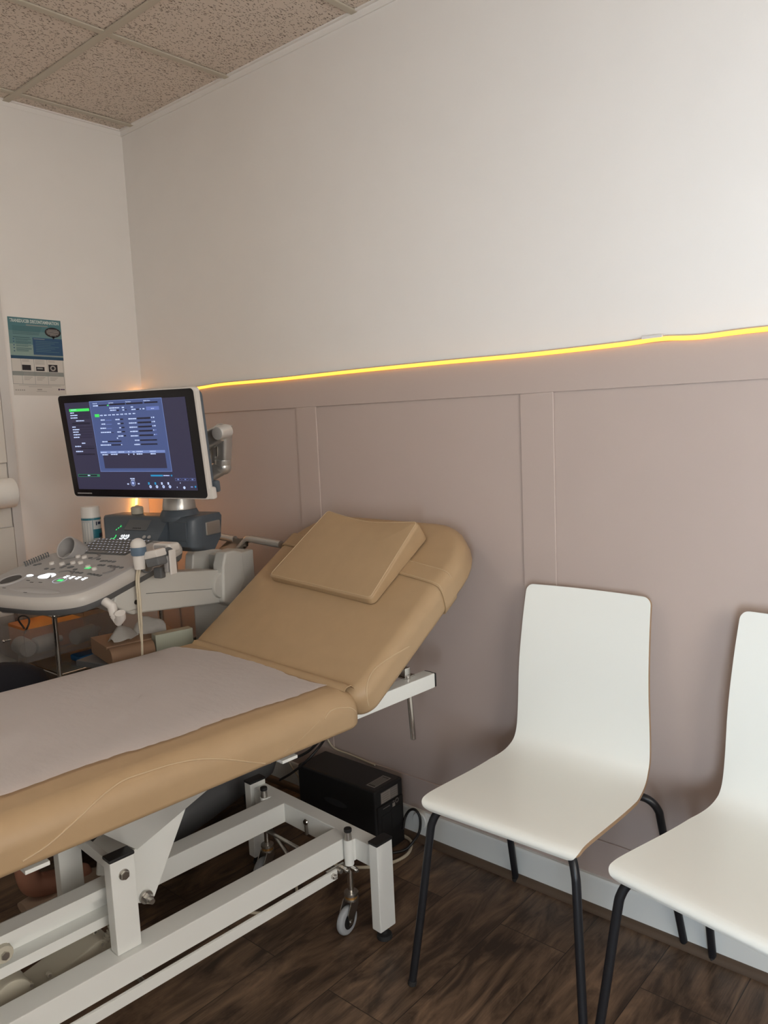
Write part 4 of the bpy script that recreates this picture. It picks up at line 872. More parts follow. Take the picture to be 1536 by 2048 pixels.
# tilted probe cup at the left rear
cpc = on(140, 1094, 0.022); cu = MB(); axc = (KF.m.to_3x3().inverted() @ (V((-0.75, -0.66, 0))*0.50+V((0.83, -0.55, 0.05))*0.66+V((0, 0, 0.38)))).normalized()
cb0 = PM @ V((cpc.x+.010, cpc.y, 0.010))
cu.lathe([(0.030, -0.030), (0.034, -0.01), (0.036, 0.026), (0.0345, 0.030), (0.031, 0.029), (0.029, 0.0), (0.024, -0.026)], cb0, axc, USG, n=36); cu.build('probe_cup', us)
# articulated probe holder on the right edge
hr = MB(); 
def kpt(px, py, c_): return KF.at(px, py, 1, c_)
h1 = kpt(311, 1117, .17); h2 = kpt(283, 1124, .16)
hm_ = Matrix.Translation(h1) @ Matrix.Rotation(math.radians(-12), 4, 'Y')
mb = MB(); mb.box(-0.024, 0.026, -0.020, 0.022, 0.002, 0.024, USW, bev=0.006, M=hm_); mb.box(-0.022, 0.024, -0.019, 0.021, -0.020, 0.004, USD, bev=0.006, M=hm_); mb.build('probe_holder', us)
h0 = kpt(293, 1131, .17); mb = MB(); mb.cyl(h0+V((-.004, 0, 0)), h0+V((.004, 0, 0)), 0.021, USD, bev=.002, n=32); mb.cyl(h0+V((.0035, 0, 0)), h0+V((.0060, 0, 0)), 0.0165, STEEL, bev=.001, n=32); mb.build('holder_hinge', us)
h3 = kpt(338, 1119, .20); mb = MB(); mb.cyl(h3+V((-.006, 0, .010)), h3+V((.002, 0, .010)), 0.024, USD, bev=.003, n=32); mb.box(h3.x-.008, h3.x+.006, h3.y-.014, h3.y+.014, h3.z-.034, h3.z+.012, USG, bev=.004); mb.box(h3.x+.009, h3.x+.016, h3.y-.012, h3.y+.012, h3.z-.040, h3.z+.028, USW, bev=.003); mb.build('holder_clip', us)
h4 = kpt(337, 1092, .26); mb = MB(); mb.box(h4.x-.040, h4.x+.026, h4.y-.025, h4.y+.022, h4.z-.016, h4.z+.010, USW, bev=.009, seg=3); mb.box(h4.x-.030, h4.x+.012, h4.y-.027, h4.y-.02, h4.z-.008, h4.z+.006, USG, bev=.003); mb.build('holder_arm', us)
h5 = kpt(318, 1143, .20); mb = MB(); mb.box(h5.x-.012, h5.x+.016, h5.y-.01, h5.y+.01, h5.z-.018, h5.z+.012, USD, bev=.004); mb.build('holder_bracket', us)
# hooks and pods under the deck
hk = MB(); a1_, a2_, a3_, a4_, a5_ = kpt(212, 1204, .04), kpt(224, 1212, .04), kpt(228, 1230, .04), kpt(237, 1243, .04), kpt(240, 1226, .03)
hk.tube([a1_+V((-.02, 0, .006)), a1_, a2_, a3_], [0.010, .012, .013, .011], USW, n=12); hk.tube([a3_, a3_.lerp(a4_, .6), a4_, a4_.lerp(a5_, .5)+V((.006, 0, 0)), a5_], [0.011, .011, .012, .013, .014], USW, n=12); hk.build('cable_hook', us)
hb = MB(); k1 = kpt(196, 1200, .05); hb.box(k1.x-.03, k1.x+.03, k1.y-.015, k1.y+.015, k1.z-.012, k1.z+.018, USG, bev=.006); hb.build('hook_bracket', us)
for px, py, s_ in ((117, 1213, 1.0), (20, 1212, 1.5)):
    k2 = kpt(px, py, -0.01); mb = MB(); mb.lathe([(0.012*s_, -0.018), (0.019*s_, -0.01), (0.024*s_, 0.010), (0.022*s_, 0.016)], k2, (0, 0.2, 1), USG, n=24); mb.build('under_pod', us)
# support arm, elbow, column
sa = MB(); xs_ = 0.05
def ka(px, py): return KF.at(px, py, 0, xs_)
q1, q2, q3, q4 = ka(232, 1150), ka(445, 1139), ka(443, 1206), ka(285, 1226)
sa.prism([(p.y, p.z) for p in (q1, q2, q3, q4, ka(268, 1230), ka(222, 1212))], (xs_-.09, 0, 0), (0, 1, 0), (0, 0, 1), 0.09, USL, bev=0.006, seg=3)
sup = sa.build('support_arm', us)
gm = MB(); g1, g2 = ka(292, 1187), ka(434, 1177); gm.tube([V((xs_+.0004, g1.y, g1.z)), V((xs_+.0004, g2.y, g2.z))], 0.0008, USD, n=6); gm.build('seam_line', sup)
kn = MB(); c0 = ka(245, 1190); kn.prism([(p.y, p.z) for p in (ka(250, 1160), ka(276, 1162), ka(280, 1217), ka(252, 1224), ka(222, 1212), ka(232, 1180))], (xs_-.085, 0, 0), (0, 1, 0), (0, 0, 1), 0.092, USL, bev=0.006, seg=3)
c1 = ka(268, 1204); kn.cyl((xs_+.005, c1.y, c1.z), (xs_+.0085, c1.y, c1.z), 0.0065, BLACKP, n=20); kn.build('arm_knuckle', us)
el = MB(); e1_, e2_ = ka(436, 1178), ka(465, 1175)
el.cyl((xs_-.095, e1_.y+.01, e1_.z+.01), (xs_+.012, e1_.y+.01, e1_.z+.01), 0.040, USL, bev=0.006, n=36)
xs_ = 0.070
el.prism([(p.y, p.z) for p in (ka(448, 1205), ka(447, 1130), ka(452, 1104), ka(470, 1100), ka(486, 1104), ka(492, 1160), ka(470, 1215))], (xs_-.045, 0, 0), (0, 1, 0), (0, 0, 1), 0.045, USL, bev=0.008, seg=3)
el.build('elbow_side', us)
eb = MB(); xs_ = -0.03
eb.prism([(p.y, p.z) for p in (ka(392, 1150), ka(394, 1110), ka(404, 1097), ka(450, 1099), ka(470, 1104), ka(470, 1200), ka(400, 1200))], (xs_-.05, 0, 0), (0, 1, 0), (0, 0, 1), 0.035, USL, bev=0.006, seg=3)
eb.box(-0.06, 0.05, ka(425, 1120).y, ka(470, 1120).y, 0.80, ka(450, 1099).z-.004, USL, bev=.006)
eb.build('elbow_housing', us)
cm = MB(); cy_ = ka(425, 1230).y; cm.box(-0.095, 0.045, cy_-.02, cy_+.14, 0.48, 0.84, USL, bev=0.012, seg=3); cm.build('column', us)
# rear push handle
rh = MB(); R_ = [KF.i @ V(p) for p in [hit(x_, y_, (0, -0.16, 0), (0, 1, 0)) for x_, y_ in ((405, 1071), (435, 1072), (470, 1079))]]
rh.tube(R_, 0.0125, SILV, n=14); R2_ = [KF.i @ hit(x_, y_, (0, -0.16, 0), (0, 1, 0)) for x_, y_ in ((478, 1098), (492, 1081), (500, 1078), (530, 1083), (562, 1089))]
rh.tube(R2_, 0.0125, SILV, n=14, smooth=4); rh.build('push_handle', us)
rp = MB(); pa, pb_, pc_, pd_ = [KF.i @ hit(x_, y_, (0, -0.17, 0), (0, 1, 0)) for x_, y_ in ((462, 1075), (496, 1078), (474, 1100), (438, 1097))]
rp.loops([[pa, pb_, pc_, pd_], [p-V((0, 0.0, 0.022)) for p in (pa, pb_, pc_, pd_)]], SILV); rp.build('handle_bridge', us)
# cart body and wheeled base
cart = MB(); cart.box(-0.28, 0.02, 0.46, 0.70, 0.22, 0.52, USL, bev=0.03, seg=4); cart.build('cart_body', us)
bs_ = MB(); poly = rrect(-0.42, 0.085, 0.12, 0.80, (0.14, 0.20, 0.10, 0.10), n=8, ne=4); 
bs_.loops([[(x_, y_, z_) for x_, y_ in rrect(-0.42, 0.085, 0.12, 0.80, (0.14, 0.20, 0.10, 0.10), n=10, d=d, ne=6)] for d, z_ in ((0.05, 0.10), (0.015, 0.125), (0.0, 0.165), (0.008, 0.20), (0.035, 0.222), (0.08, 0.238))], USD); bs_.build('wheel_base', us)
for x_, y_ in ((-0.35, 0.22), (0.0, 0.24), (-0.35, 0.70), (0.0, 0.70)):
    wl = MB(); wl.lathe([(0.02, -0.016), (0.044, -0.016), (0.05, -0.010), (0.05, 0.010), (0.044, 0.016), (0.02, 0.016)], (x_, y_, 0.05), (1, 0.1, 0), BLACKP, n=28); wl.cyl((x_-.02, y_, 0.05), (x_+.02, y_, 0.05), 0.02, USG); wl.cyl((x_, y_, 0.08), (x_, y_, 0.12), 0.018, USD); wl.build('wheel', us)

# ultrasound probe parked in the holder, with its cable
pr_p = KF.w(kpt(277, 1100, .15)); prb = thing('ultrasound_probe', 'domed off-white ultrasound probe standing in the holder with cream cable hanging down', 'ultrasound probe', tuple(pr_p))
mb = MB(); mb.ball((0, 0, 0.012), 0.0205, USW, n=28); mb.build('probe_head', prb)
mb = MB(); mb.lathe([(0.019, -0.014), (0.0208, -0.010), (0.0208, 0.008), (0.019, 0.010)], (0, 0, 0), (0, 0, 1), mat('probe_band_blue', (0.10, 0.15, 0.21), 0.35), n=32); mb.build('probe_band', prb)
mb = MB(); mb.lathe([(0.014, -0.052), (0.0165, -0.03), (0.0165, -0.013)], (0, 0, 0), (0, 0, 1), USW, n=28); mb.build('probe_grip', prb)
cbp = [V((0, 0, -0.05))]+[hit(x_, y_, pr_p+V((dx, dy, 0)), (0.75, -0.66, 0))-pr_p for x_, y_, dx, dy in ((277, 1160, 0, 0), (280, 1200, 0, 0), (283, 1250, -0.01, 0), (284, 1290, -.02, .01), (285, 1330, -.03, .02))]
mb = MB(); mb.tube(cbp, 0.0034, CABLEC, n=10, smooth=5); mb.tube([p+V((-.004, -.004, 0)) for p in cbp[:4]]+[cbp[4]+V((0.001, 0, 0))], 0.0028, CABLEC, n=10, smooth=5); mb.build('cable', prb)
# jar on the console top
jl = kpt(275, 1028, .46); jw = KF.w(V((jl.x, .46, 1.0665))); jar = thing('round_pot', 'small round off-white pot on top of the slate console', 'pot', tuple(jw))
mb = MB(); mb.lathe([(0.017, 0), (0.0195, 0.002), (0.0195, 0.020), (0.0185, 0.0215)], (0, 0, 0), (0, 0, 1), CREAM, n=28); mb.build('pot_body', jar)
mb = MB(); mb.lathe([(0.0185, 0.0215), (0.016, 0.024), (0.006, 0.026), (0.005, 0.028), (0.001, 0.029)], (0, 0, 0), (0, 0, 1), CREAM, n=28); mb.build('pot_lid', jar)
# spray can in a bottle rest at the rear left of the console
cl_ = KF.at(197, 1091, 2, 0.985)
CANY = 0.40; cl2 = V((-0.345, CANY, 0.975)); cw = KF.w(cl2)
mb = MB(); mb.box(cl2.x-.04, -0.25, CANY-.04, CANY+.03, cl2.z-.012, cl2.z-.0005, USG, bev=.004); mb.box(-0.30, -0.24, CANY-.02, CANY+.03, cl2.z-.012, cl2.z+.02, USG, bev=.004); mb.build('bottle_rest', us)
can = thing('spray_can', 'white-capped aerosol spray can with a teal and white label beside the console', 'spray can', tuple(cw))
cr_ = 0.0300; ch_ = 0.119
CANW = mat('can_white', (0.40, 0.41, 0.41), 0.28); TEAL = mat('label_teal', (0.02, 0.13, 0.17), 0.35); CAPW = mat('cap_white', (0.60, 0.58, 0.55), 0.4); NAVY = mat('label_navy', (0.012, 0.02, 0.05), 0.4)
mb = MB(); mb.lathe([(0.029, 0), (cr_, 0.003), (cr_, ch_*.72), (cr_*.97, ch_*.75)], (0, 0, 0), (0, 0, 1), CANW, n=40); mb.build('can_body', can)
mb = MB(); mb.lathe([(cr_*.98, ch_*.74), (cr_*.97, ch_*.99), (cr_*.9, ch_*1.02), (0.004, ch_*1.025)], (0, 0, 0), (0, 0, 1), CAPW, n=40); mb.build('cap', can)
mb = MB(); th0 = math.atan2(CAM.y-cw.y, CAM.x-cw.x)
def cquad(a0, a1, z0, z1, m, rr=cr_+.0004, n_=10):
    for k in range(n_):
        b0, b1 = a0+(a1-a0)*k/n_, a0+(a1-a0)*(k+1)/n_
        mb.quad([(rr*math.cos(th0+b0), rr*math.sin(th0+b0), z0), (rr*math.cos(th0+b1), rr*math.sin(th0+b1), z0), (rr*math.cos(th0+b1), rr*math.sin(th0+b1), z1), (rr*math.cos(th0+b0), rr*math.sin(th0+b0), z1)], m)
cquad(-1.6, 1.6, ch_*.665, ch_*.72, TEAL); cquad(0.12, 1.6, ch_*.18, ch_*.42, TEAL); cquad(0.09, 0.15, ch_*.15, ch_*.66, TEAL, n_=2)
cquad(0.75, 1.6, ch_*.2, ch_*.3, NAVY, cr_+.0006)
for k in range(4): cquad(-1.25+k*.3, -1.13+k*.3, ch_*.1, ch_*.6, USL, n_=3)
for k, w_ in enumerate(((0.45, .52), (.52, .58))): cquad(w_[0], w_[1], ch_*.52, ch_*.62, NAVY, cr_+.0006, 2)
cquad(.68, 1.1, ch_*.54, ch_*.61, NAVY, cr_+.0006, 4); cquad(-.95, -.8, ch_*.05, ch_*.085, NAVY, cr_+.0006, 3)
mb.build('label_print', can, flat=True)

# ================================================================== LEFT WALL
# poster
PO_ = V((0.0, -0.5245, 1.7620)); pR = V((0, 0.200, -0.0045)); pD = V((0, -0.002, -0.283)); PW = pR.length; PH = pD.length
ux_, uy_ = pR.normalized(), -pD.normalized(); uz_ = V((1, 0, 0))
PMt = Matrix(((ux_.x, uy_.x, uz_.x, 0), (ux_.y, uy_.y, uz_.y, 0), (ux_.z, uy_.z, uz_.z, 0), (0, 0, 0, 1)))
post_ = thing('poster', 'blue and white transducer decontamination poster on the wall above the monitor', 'poster', tuple(PO_+V((0.0004, 0, 0))))
PAPW = mat('poster_white', (0.60, 0.57, 0.53), 0.6); PT = [mat('poster_teal_%s' % n_, c_, 0.6) for n_, c_ in (('deep', (0.075, 0.19, 0.215)), ('mid', (0.13, 0.24, 0.25)), ('pale', (0.24, 0.34, 0.31)))]
PB1 = mat('poster_blue', (0.028, 0.085, 0.175), 0.6); PB2 = mat('poster_dark_blue', (0.018, 0.065, 0.125), 0.6); PBLK = mat('poster_black', (0.016, 0.014, 0.018), 0.6); PGR = mat('poster_grey_blue', (0.25, 0.27, 0.26), 0.6); PTX = mat('poster_grey_text', (0.33, 0.31, 0.29), 0.6); PTT = mat('poster_teal_text', (0.05, 0.12, 0.14), 0.6); PPUR = mat('poster_purple', (0.05, 0.02, 0.07), 0.6); PTI = mat('poster_title_white', (0.55, 0.62, 0.60), 0.6)
mb = MB(); mb.box(0, PW, -PH, 0, 0, 0.0004, PAPW, M=PMt); sheet = mb.build('poster_sheet', post_, flat=True)
mb = MB()
def pq(u0, v0, u1, v1, m, z=0.0006, sk_=0.0):
    mb.quad([(u0*PW, -v1*PH, z), (u1*PW, -v1*PH, z), (u1*PW, -v0*PH, z), (u0*PW, -v0*PH, z)], m, M=PMt)
pq(0, 0, 1, .17, PT[0]); pq(0, .17, 1, .34, PT[1]); pq(0, .34, 1, .488, PT[2]); pq(.43, .245, 1, .468, PB1, .0007); pq(0, .488, 1, .528, PB2, .0007); pq(.43, .472, 1, .483, PGR, .0008)
mb.text('TRANSDUCER DECONTAMINATION', PMt @ Matrix.Translation((PW*.035, -PH*.062, .0009)) @ Matrix.Diagonal((1.0, 1.45, 1, 1)), 0.0113, PTI, bold=0.0004)
pq(.33, .083, .74, .098, PGR, .0008)
for k in range(6): pq(.07, .112+k*.0185, .62-.012*k, .119+k*.0185, PTT, .0008)
pq(.07, .248, .38, .258, PTT, .0008)
for k, (v_, n_) in enumerate(((.272, 2), (.305, 3), (.350, 2), (.386, 3), (.426, 1))):
    pq(.065, v_, .09, v_+.012, PB1, .0009)
    for j in range(n_): pq(.115, v_+j*.013, .40-.06*(j == n_-1), v_+.006+j*.013, PTT, .0008)
pq(.45, .258, .66, .266, PGR, .0009)
for k in range(7): pq(.48, .29+k*.022, .93-(k % 3)*.08, .2935+k*.022, PT[1], .0009)
n_ = 32
mb.loops([[(PW*(.83+.155*math.cos(2*PI*k/n_)), -PH*(.165+.066*math.sin(2*PI*k/n_)), z_) for k in range(n_)] for z_ in (.0006, .0010)], PBLK, M=PMt)
mb.loops([[(PW*.80, -PH*.215, z_), (PW*.87, -PH*.215, z_), (PW*.835, -PH*.258, z_)] for z_ in (.0006, .0010)], PBLK, M=PMt)
for k in range(6): w_ = (.09, .12, .125, .12, .10, .06)[k]; pq(.83-w_, .126+k*.015, .83+w_, .134+k*.015, PTX, .0012)
for x_ in (0.0, .175, .415, .665, .975): pq(x_, .528, x_+.006, .855, PGR, .0008)
pq(0, .69, .98, .745, PGR, .0007); pq(0, .852, .98, .857, PGR, .0008)
for k, x_ in enumerate((.20, .44, .69)):
    for j in range(2+(k == 1)*2): pq(x_, .54+j*.016, x_+.13+.05*(k == 1), .5455+j*.016, PTX, .0008)
    for j in range(3): pq(x_+.01, .700+j*.013, x_+.19, .705+j*.013, PTX, .0009); pq(x_+.01, .76+j*.017, x_+.17-j*.03, .766+j*.017, PTX, .0009)
pq(.19, .605, .355, .675, PBLK, .0009); pq(.45, .625, .61, .678, PBLK, .0009); pq(.69, .590, .865, .685, PBLK, .0009)
pq(.47, .638, .575, .655, PGR, .0010); mb.loops([[(PW*(.775+.055*math.cos(2*PI*k/20)), -PH*(.637+.036*math.sin(2*PI*k/20)), z_) for k in range(20)] for z_ in (.0009, .0011)], PTX, M=PMt)
mb.loops([[(PW*(.775+.030*math.cos(2*PI*k/20)), -PH*(.637+.020*math.sin(2*PI*k/20)), z_) for k in range(20)] for z_ in (.0009, .0012)], PBLK, M=PMt)
pq(.10, .868, .90, .873, PTX, .0008); pq(.28, .884, .72, .889, PTX, .0008)
for k in range(5): pq(.03+k*.038, .925, .055+k*.038, .941, PTX, .0008)
pq(.44, .915, .53, .930, PTX, .0008); pq(.42, .943, .62, .949, PTX, .0008)
mb.loops([[(PW*(.86+.017*math.cos(2*PI*k/12)), -PH*(.917+.013*math.sin(2*PI*k/12)), z_) for k in range(12)] for z_ in (.0006, .0009)], PPUR, M=PMt); pq(.885, .910, .975, .923, PPUR, .0008)
mb.build('poster_print', post_, flat=True)
# fitted unit on the left wall: upright edge strip, panels, paper roll
un = thing('wall_cabinet', 'white fitted wall cabinet and upright edge board at the left edge of the photo', 'cabinet', (0, -0.55, 0))
PANW = mat('cabinet_white', (0.66, 0.63, 0.58), 0.4)
ub = MB(); ub.box(0, 0.012, -0.030, 0.004, 0.0, 2.10, TRIMW, bev=.002); ub.build('edge_board', un)
for z0_, z1_, nm in ((1.236, 2.10, 'upper_door'), (0.0, 1.0, 'lower_door')): BX(0, 0.016, -0.62, -0.0325, z0_, z1_, PANW, bev=.002).build(nm, un)
BX(0, 0.008, -0.62, -0.0325, 1.003, 1.233, PANW, bev=.001).build('back_panel', un)
rl = thing('paper_towel_roll', 'white paper towel roll on a black wall holder at the left edge', 'paper towel roll', (0.075, -0.60, 1.13))
mb = MB(); mb.lathe([(0.020, -0.24), (0.052, -0.24), (0.053, -0.236), (0.053, -0.004), (0.052, 0), (0.020, 0)], (0, 0, 0), (0, 1, 0), TISS, n=40); mb.build('roll', rl)
mb = MB(); mb.box(-0.067, 0.01, 0.004, 0.012, -0.020, 0.016, BLACKP, bev=.002); mb.cyl((0, 0.006, 0), (0, -0.25, 0), 0.012, BLACKP); mb.box(-0.067, -0.06, -0.25, 0.018, -0.018, 0.018, BLACKP, bev=.002); mb.build('holder', rl)

# ================================================================== TROLLEY beside the left wall
TX, TY0, TY1 = 0.335, -0.615, -0.20
tr = thing('trolley', 'chrome-framed glass-topped trolley with frosted drawers between console and left wall', 'trolley', (0.18, -0.40, 0))
def T(x_, y_, z_): return V((x_-.18, y_+.40, z_))
for x_ in (0.03, TX):
    for y_ in (TY0, TY1):
        mb = MB(); mb.cyl(T(x_, y_, 0.05), T(x_, y_, 0.752), 0.0085, CHROME, n=18); mb.ball(T(x_, y_, 0.755), 0.010, CHROME); mb.ball(T(x_, y_, 0.715), 0.0115, CHROME); 
        mb.lathe([(0.01, -0.012), (0.023, -0.012), (0.025, 0), (0.023, 0.012), (0.01, 0.012)], T(x_, y_, 0.025), (1, 0, 0), BLACKP, n=20); mb.build('post', tr)
for z_ in (0.712, 0.505, 0.16):
    mb = MB()
    for a_, c_ in (((0.03, TY0), (TX, TY0)), ((TX, TY0), (TX, TY1)), ((TX, TY1), (0.03, TY1)), ((0.03, TY1), (0.03, TY0))): mb.cyl(T(*a_, z_), T(*c_, z_), 0.006, CHROME, n=12)
    mb.build('shelf_rail', tr)
    BX(*[v_ for v_ in (0.03-.18+.004, TX-.18-.004, TY0+.404, TY1+.396, z_+.004, z_+.010)], GLASS).build('shelf', tr)
def drawer(y0_, z0_, z1_, kpx):
    mb = MB(); x0_, x1_ = 0.045, TX-.014; t_ = .003; yb = y0_+.36
    mb.box(x0_-.18, x1_-.18, y0_+.40, y0_+.403, z0_, z1_, FROST); mb.box(x1_-.183, x1_-.18, y0_+.403, yb+.397, z0_, z1_, FROST); mb.box(x0_-.18, x0_-.177, y0_+.403, yb+.397, z0_, z1_, FROST); mb.box(x0_-.18, x1_-.18, yb+.397, yb+.40, z0_, z1_, FROST); mb.box(x0_-.177, x1_-.183, y0_+.403, yb+.397, z0_, z0_+.003, FROST)
    d_ = mb.build('drawer', tr, flat=True)
    kw_ = hit(kpx[0], kpx[1], (0, y0_-.02, 0), (0, 1, 0)); k_ = MB(); k_.cyl(T(kw_.x, y0_, kw_.z), T(kw_.x, y0_-.022, kw_.z), 0.0035, CHROME, n=12); k_.ball(T(kw_.x, y0_-.024, kw_.z), 0.006, CHROME, n=14); k_.build('knob', d_)
drawer(TY0-.105, 0.573, 0.685, (10, 1282)); drawer(TY0-.03, 0.36, 0.49, (76, 1351))
def rnd_bottle(x_, y_, z_, r, h, ax, lab, col):
    o = thing('bottle', lab, 'bottle', (x_, y_, z_), 0, None)
    mb = MB(); mb.lathe([(r*.9, 0), (r, h*.05), (r, h*.8), (r*.5, h*.92)], (0, 0, 0), ax, col, n=24); mb.build('bottle_body', o)
    mb = MB(); mb.lathe([(r*.45, h*.91), (r*.45, h*1.08), (0.001, h*1.08)], (0, 0, 0), ax, CAPW, n=20); mb.build('bottle_cap', o); return o
rnd_bottle(0.25, TY0-.04, 0.606, 0.028, 0.10, (-.2, 1, 0), 'pale round bottle lying in the pulled-out frosted drawer, right of the chrome post', USL)
rnd_bottle(0.27, TY0-.07, 0.607, 0.030, 0.10, (-1, .1, 0), 'pale round bottle lying in the frosted drawer, nearest its front', USL)
rnd_bottle(0.27, -0.52, 0.606, 0.028, 0.11, (-.3, 1, 0), 'pale round bottle showing through the side behind the chrome post', USL)
bp_ = thing('blue_packet', 'blue plastic packet on the shelf edge behind the chrome post', 'packet', (0.26, -0.42, 0.5155)); mb = MB(); mb.box(-0.035, 0.035, -0.10, 0.10, 0, 0.022, BLUEP, bev=.006); mb.build('packet_body', bp_)
cc_ = MB(); ctr = T(0.25, -.68, 0.685); cc_.tube([V((0.235+0.030*math.cos(a_), -.675+0.008*math.sin(a_*2), 0.686+0.030*math.sin(a_))) for a_ in [2*PI*k/16-1.2 for k in range(14)]], 0.0032, BLACKP, n=10, smooth=3)
cco = cc_.build('cable_loop'); tag(cco, 'looped black cable standing out of the frosted drawer', 'cable')
# block coloured as LED glow in the drawer; dark tools on the trolley top
def slabthing(name, lab, cat, loc, sx, sy, sz, m, rz=0, bev=.004):
    o = BX(-sx/2, sx/2, -sy/2, sy/2, 0, sz, m, bev=bev).build(name); o.location = loc; o.rotation_euler = (0, 0, rz); return tag(o, lab, cat)
slabthing('glow_block', 'orange block coloured as amber LED glow in the pulled-out drawer, under the black cable loop', 'painted glow', (0.15, -0.56, 0.578), .17, .20, .085, ORNG)
slabthing('instrument_case', 'flat black instrument case on the glass top of the trolley', 'case', (0.22, -0.54, 0.7225), .12, .08, .018, BLACKP, .3)
slabthing('wooden_board', 'flat brown board on the glass top of the trolley', 'board', (0.20, -0.36, 0.7225), .24, .22, .012, mat('brown_board', (0.16, 0.10, 0.07), 0.4), 0)
pw_ = MB(); pw_.ball((0, 0, 0), 0.004, G_ORG); pwo = pw_.build('power_light'); pwo.location = (0.30, -0.515, 0.7275); tag(pwo, 'tiny glowing amber light on the trolley top', 'light')

# ================================================================== TISSUE BOX, ROLL AND CARTON on the shelf of the machine
SHZ = 0.650
mb = MB(); mb.box(-0.27, 0.0, 0.22, 0.52, 0.630, 0.6495, USD, bev=.004); mb.box(-0.2, -0.1, 0.46, 0.60, 0.50, 0.64, USD, bev=.004); mb.build('cart_shelf', us)
TBA = math.radians(78)
def tb_w(x_, y_): return V((0.758+x_*math.cos(TBA)-y_*math.sin(TBA), -0.56+x_*math.sin(TBA)+y_*math.cos(TBA), SHZ))
tbx = thing('tissue_box', 'brown cardboard tissue box with crumpled white tissues pulled out', 'tissue box', tuple(tb_w(0, 0)), TBA)
mb = MB(); mb.box(-0.118, 0.118, -0.072, 0.082, 0, 0.050, CARD, bev=.002); mb.build('carton', tbx)
def crumple(L_, W_, Hh, seed, m, M, parent, nm):
    mb = MB(); n1, n2 = 16, 12; R = []
    for i in range(n1+1):
        u = i/n1; row = []
        for j in range(n2+1):
            v_ = j/n2; x_ = (u-.5)*L_; y_ = (v_-.5)*W_*(0.5+0.5*math.sin(PI*min(1, u*1.1)))
            z_ = Hh*math.sin(PI*v_)**.8*(0.25+0.75*math.sin(PI*u)**.7)+mnoise.noise(V((x_*28+seed, y_*28, seed)))*0.012
            row.append(V((x_, y_, z_)))
        R.append(row)
    t_ = bmesh.new(); G_ = [[t_.verts.new(p) for p in r] for r in R]
    for i in range(n1):
        for j in range(n2): t_.faces.new((G_[i][j], G_[i+1][j], G_[i+1][j+1], G_[i][j+1]))
    bmesh.ops.solidify(t_, geom=list(t_.faces), thickness=.0008); mb._merge(t_, m, M); return mb.build(nm, parent, angle=60)
crumple(0.10, 0.06, 0.040, 1.3, TISS, Matrix.Translation((-0.045, -0.01, 0.049)) @ Matrix.Rotation(.4, 4, 'Z'), tbx, 'tissue')
crumple(0.10, 0.06, 0.050, 5.1, TISS, Matrix.Translation((0.045, 0.01, 0.050)) @ Matrix.Rotation(-.3, 4, 'Z'), tbx, 'tissue')
rl2 = thing('cardboard_tube', 'brown cardboard tube lying in front of the tissue box', 'cardboard tube', tuple(tb_w(-.05, -0.101)), TBA)
mb = MB(); mb.lathe([(0.018, -0.07), (0.026, -0.07), (0.026, 0.06), (0.018, 0.06)], (0, 0, 0.026), (1, 0, 0), CARD, n=32); mb.lathe([(0.0001, -0.067), (0.018, -0.067)], (0, 0, 0.026), (1, 0, 0), GRNW, n=32); mb.build('tube_body', rl2)
slabthing('flat_carton', 'pale green carton lying on edge behind the cable at the far side of the couch', 'carton', tuple(tb_w(.078, -0.094)), .12, .035, .066, GRNW, TBA, .002)

# ================================================================== UPS AND CABLES by the long wall
UX, UY = 1.215, -0.118
ups = thing('power_supply_unit', 'black box-shaped battery power supply on the floor behind the couch base', 'power supply', (UX, UY, 0))
ub = MB(); hx, hy = 0.172, 0.066; ub.box(-hx, hx, -hy, hy, 0.006, 0.214, BLACKP, bev=.008, seg=3); ub.box(hx-.004, hx+.004, -hy+.006, hy-.006, 0.006, 0.160, BLACKP, bev=.003)
for x_ in (-.13, .13):
    for y_ in (-.045, .045): ub.cyl((x_, y_, 0), (x_, y_, .008), .01, RUBBER)
ub.build('casing', ups)
LABG = mat('label_grey', (0.24, 0.225, 0.21), 0.5); LABL = mat('label_light', (0.36, 0.33, 0.30), 0.5); LABD = mat('label_dark', (0.05, 0.045, 0.042), 0.5)
mb = MB(); mb.box(0.118, 0.152, -0.045, 0.035, 0.2138, 0.2145, LABG); mb.box(0.122, 0.148, -0.040, 0.030, 0.2144, 0.2149, LABD); 
for k in range(5): mb.box(0.124+k*.005, 0.1265+k*.005, -0.034, 0.024, 0.2148, 0.2151, LABG)
mb.build('top_label', ups)
mb = MB(); mb.box(hx-.001, hx+.0006, -0.040, 0.040, 0.164, 0.200, LABG); mb.box(hx+.0005, hx+.0009, -0.038, 0.004, 0.166, 0.198, LABL)
for k in range(4): mb.box(hx+.0008, hx+.0012, -0.034, -0.004+.003*(k % 2), 0.170+k*.007, 0.172+k*.007, LABG); mb.box(hx+.0005, hx+.0010, 0.008, 0.034, 0.170+k*.007, 0.1715+k*.007, LABL)
mb.build('front_label', ups)
mb = MB(); mb.box(hx+.0035, hx+.0046, 0.008, 0.020, 0.138, 0.150, LABL, bev=.0003); mb.box(hx+.0035, hx+.0044, -0.036, -0.004, 0.148, 0.150, LABG); mb.box(hx+.0035, hx+.0044, 0.010, 0.018, 0.1535, 0.156, LABG); mb.tube([(hx+.0040, 0.030+.0065*math.cos(a_), 0.152+.0065*math.sin(a_)) for a_ in [2*PI*k/16 for k in range(16)]], .0012, LABG, n=6, closed=True); mb.build('button_panel', ups)
mb = MB(); mb.box(hx+.0035, hx+.005, -0.044, -0.003, 0.02, 0.128, BLACKP, bev=.001); mb.box(hx+.0035, hx+.005, 0.001, 0.044, 0.07, 0.136, BLACKP, bev=.001); mb.box(hx+.0048, hx+.0056, -.036, -.022, .058, .0595, LABG); mb.build('front_panel', ups)
